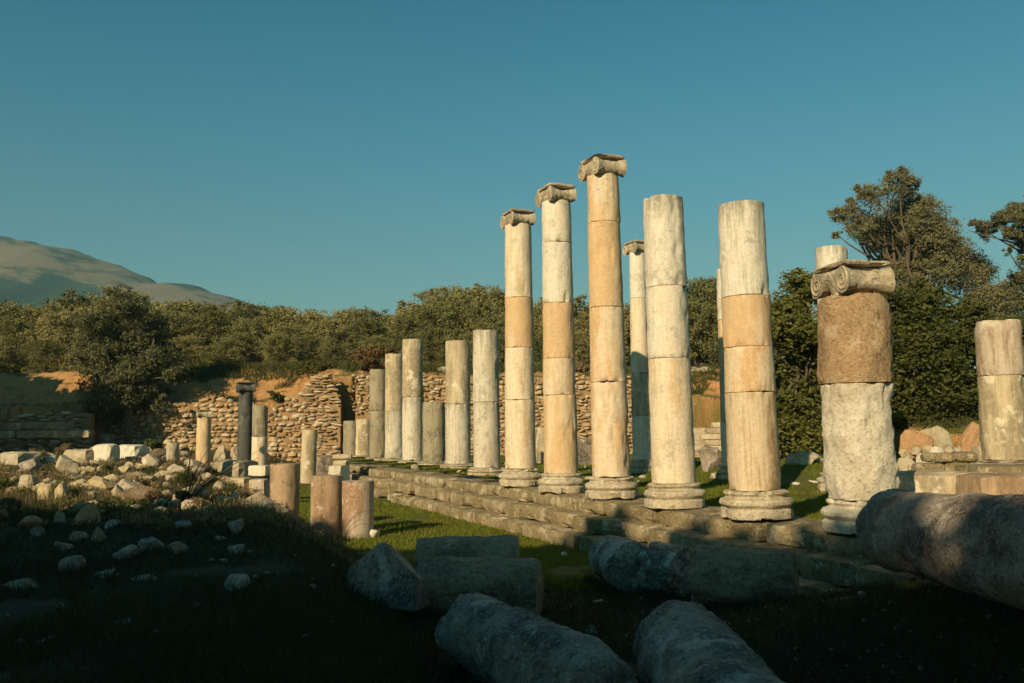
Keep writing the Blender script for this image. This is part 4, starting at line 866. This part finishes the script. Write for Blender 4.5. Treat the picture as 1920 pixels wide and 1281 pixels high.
r = np.random.default_rng(90); X = r.uniform(-21, 14, 90000); Y = wallY(X)+.5+r.random(90000)**1.5*7; k = n2(X, Y, .6, 87) > -.25-.35*(Y-wallY(X) > 2.4); k &= (Y-wallY(X) > 2.3) | (n2(X, Y, .8, 88) > .3); X, Y = X[k], Y[k]
P = np.stack([X, Y, G(X, Y)-.02], -1); blades(P, r.uniform(.1, .42, len(X)), np.full(len(X), .05), 'weed', 4, 'terrace_grass', 'long grass along the terrace edge above the walls')
for kk, (lf, n_, lab) in enumerate([('dry', 95, 'dry brown undergrowth between the stones'), ('weed', 85, 'green undergrowth between the stones')]):
    X, Y = samp(n_*3, 12, 42, lambda X, Y: (X < XB(Y)-.6), 95+kk); X, Y = X[:n_], Y[:n_]; r = np.random.default_rng(95+kk)
    cl = [(x, y, z+.02, *(r.uniform(.15, .42, 3)*np.array([1, 1, .5]))) for x, y, z in zip(X, Y, G(X, Y))]
    V, F = leafcloud(cl, 22000, .075, 96+kk, flat=1.5, asp=4, up=.4, tuft=30); tag(obj('undergrowth', mesh('undergrowth', V, F, LEAF[lf], False)), lab, None, None, 'stuff')
# pebbles and stone chips
def scatter(n, y0, y1, xf, size, mat, name, label, seed):
    X, Y = samp(n, y0, y1, xf, seed); r = np.random.default_rng(seed); pr = [rockV(1, .8, .6, seed*9+k, 1, 4) for k in range(6)]; parts = []
    Z = G(X, Y)
    for x, y, z in zip(X, Y, Z):
        V, F = pr[int(r.integers(6))]; s_ = size*r.uniform(.4, 1.5)**1.5*(1+y/40); a_ = r.uniform(0, 6.28); c_, s2 = math.cos(a_), math.sin(a_)
        V = np.stack([V[:, 0]*c_-V[:, 1]*s2, V[:, 0]*s2+V[:, 1]*c_, V[:, 2]-.12], -1)*s_; parts.append((V+np.array([x, y, z]), F))
    V, F = merge(parts); return tag(obj(name, mesh(name, V, F, MT[mat], False)), label, 'pebbles', None, 'stuff')
scatter(650, 14, 43, lambda X, Y: (X < XB(Y)-.5) & (n2(X, Y, .7, 91) > -.1), .11, 'rubble', 'rubble_chips', 'pale stone chips strewn through the rubble field', 91)
scatter(420, 16, 43, lambda X, Y: (X < XB(Y)-.5) & (n2(X, Y, .7, 92) > -.05), .2, 'yellow', 'small_rubble', 'small ochre stones strewn through the rubble field', 92)
scatter(160, 5, 13, lambda X, Y: (pq(X, Y)[0] < 7.4), .045, 'shade', 'stone_chips', 'small stone chips in the shaded foreground', 93)
scatter(260, 24, 44, lambda X, Y: (pq(X, Y)[0] > 10), .14, 'rubble', 'inner_rubble', 'small stones at the foot of the back wall', 94)
r = np.random.default_rng(98); PX = []; 
for (a_, b_, ra) in ((B0, B1, .42), (C0, C1, .36), (D0, D1, .36), (E0, E1, .36), (I0, I1, .4), (G0, G1, .36), (pA0, pA1, .5)):
    for k in range(1500):
        t_ = r.uniform(-.05, 1.05); c_ = a_+(b_-a_)*t_; dd = np.array([(b_-a_)[1], -(b_-a_)[0]]); dd /= np.linalg.norm(dd); c2 = c_[:2]+dd*r.choice([-1, 1])*(ra*r.uniform(.75, 1.15)); PX.append(c2)
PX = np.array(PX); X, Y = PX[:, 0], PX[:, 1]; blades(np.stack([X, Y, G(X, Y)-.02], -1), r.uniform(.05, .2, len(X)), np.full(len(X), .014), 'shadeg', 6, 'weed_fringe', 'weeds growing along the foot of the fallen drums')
# dead leaves bottom right
r = np.random.default_rng(97); n = 700; Y = r.uniform(4.6, 10, n); X = r.uniform(.12, .6, n)*Y; P = np.stack([X, Y, G(X, Y)+.02], -1); a_ = r.uniform(0, 6.28, n); A = np.stack([np.cos(a_), np.sin(a_), r.normal(size=n)*.3], -1)*.03; B = np.stack([-np.sin(a_), np.cos(a_), r.normal(size=n)*.3], -1)*.016
V = np.stack([P-A, P-B, P+A, P+B], 1).reshape(-1, 3); tag(obj('dead_leaves', mesh('dead_leaves', V, np.arange(4*n).reshape(-1, 4), LEAF['dry'], False)), 'dry leaves scattered on the shaded ground', 'leaves', None, 'stuff')
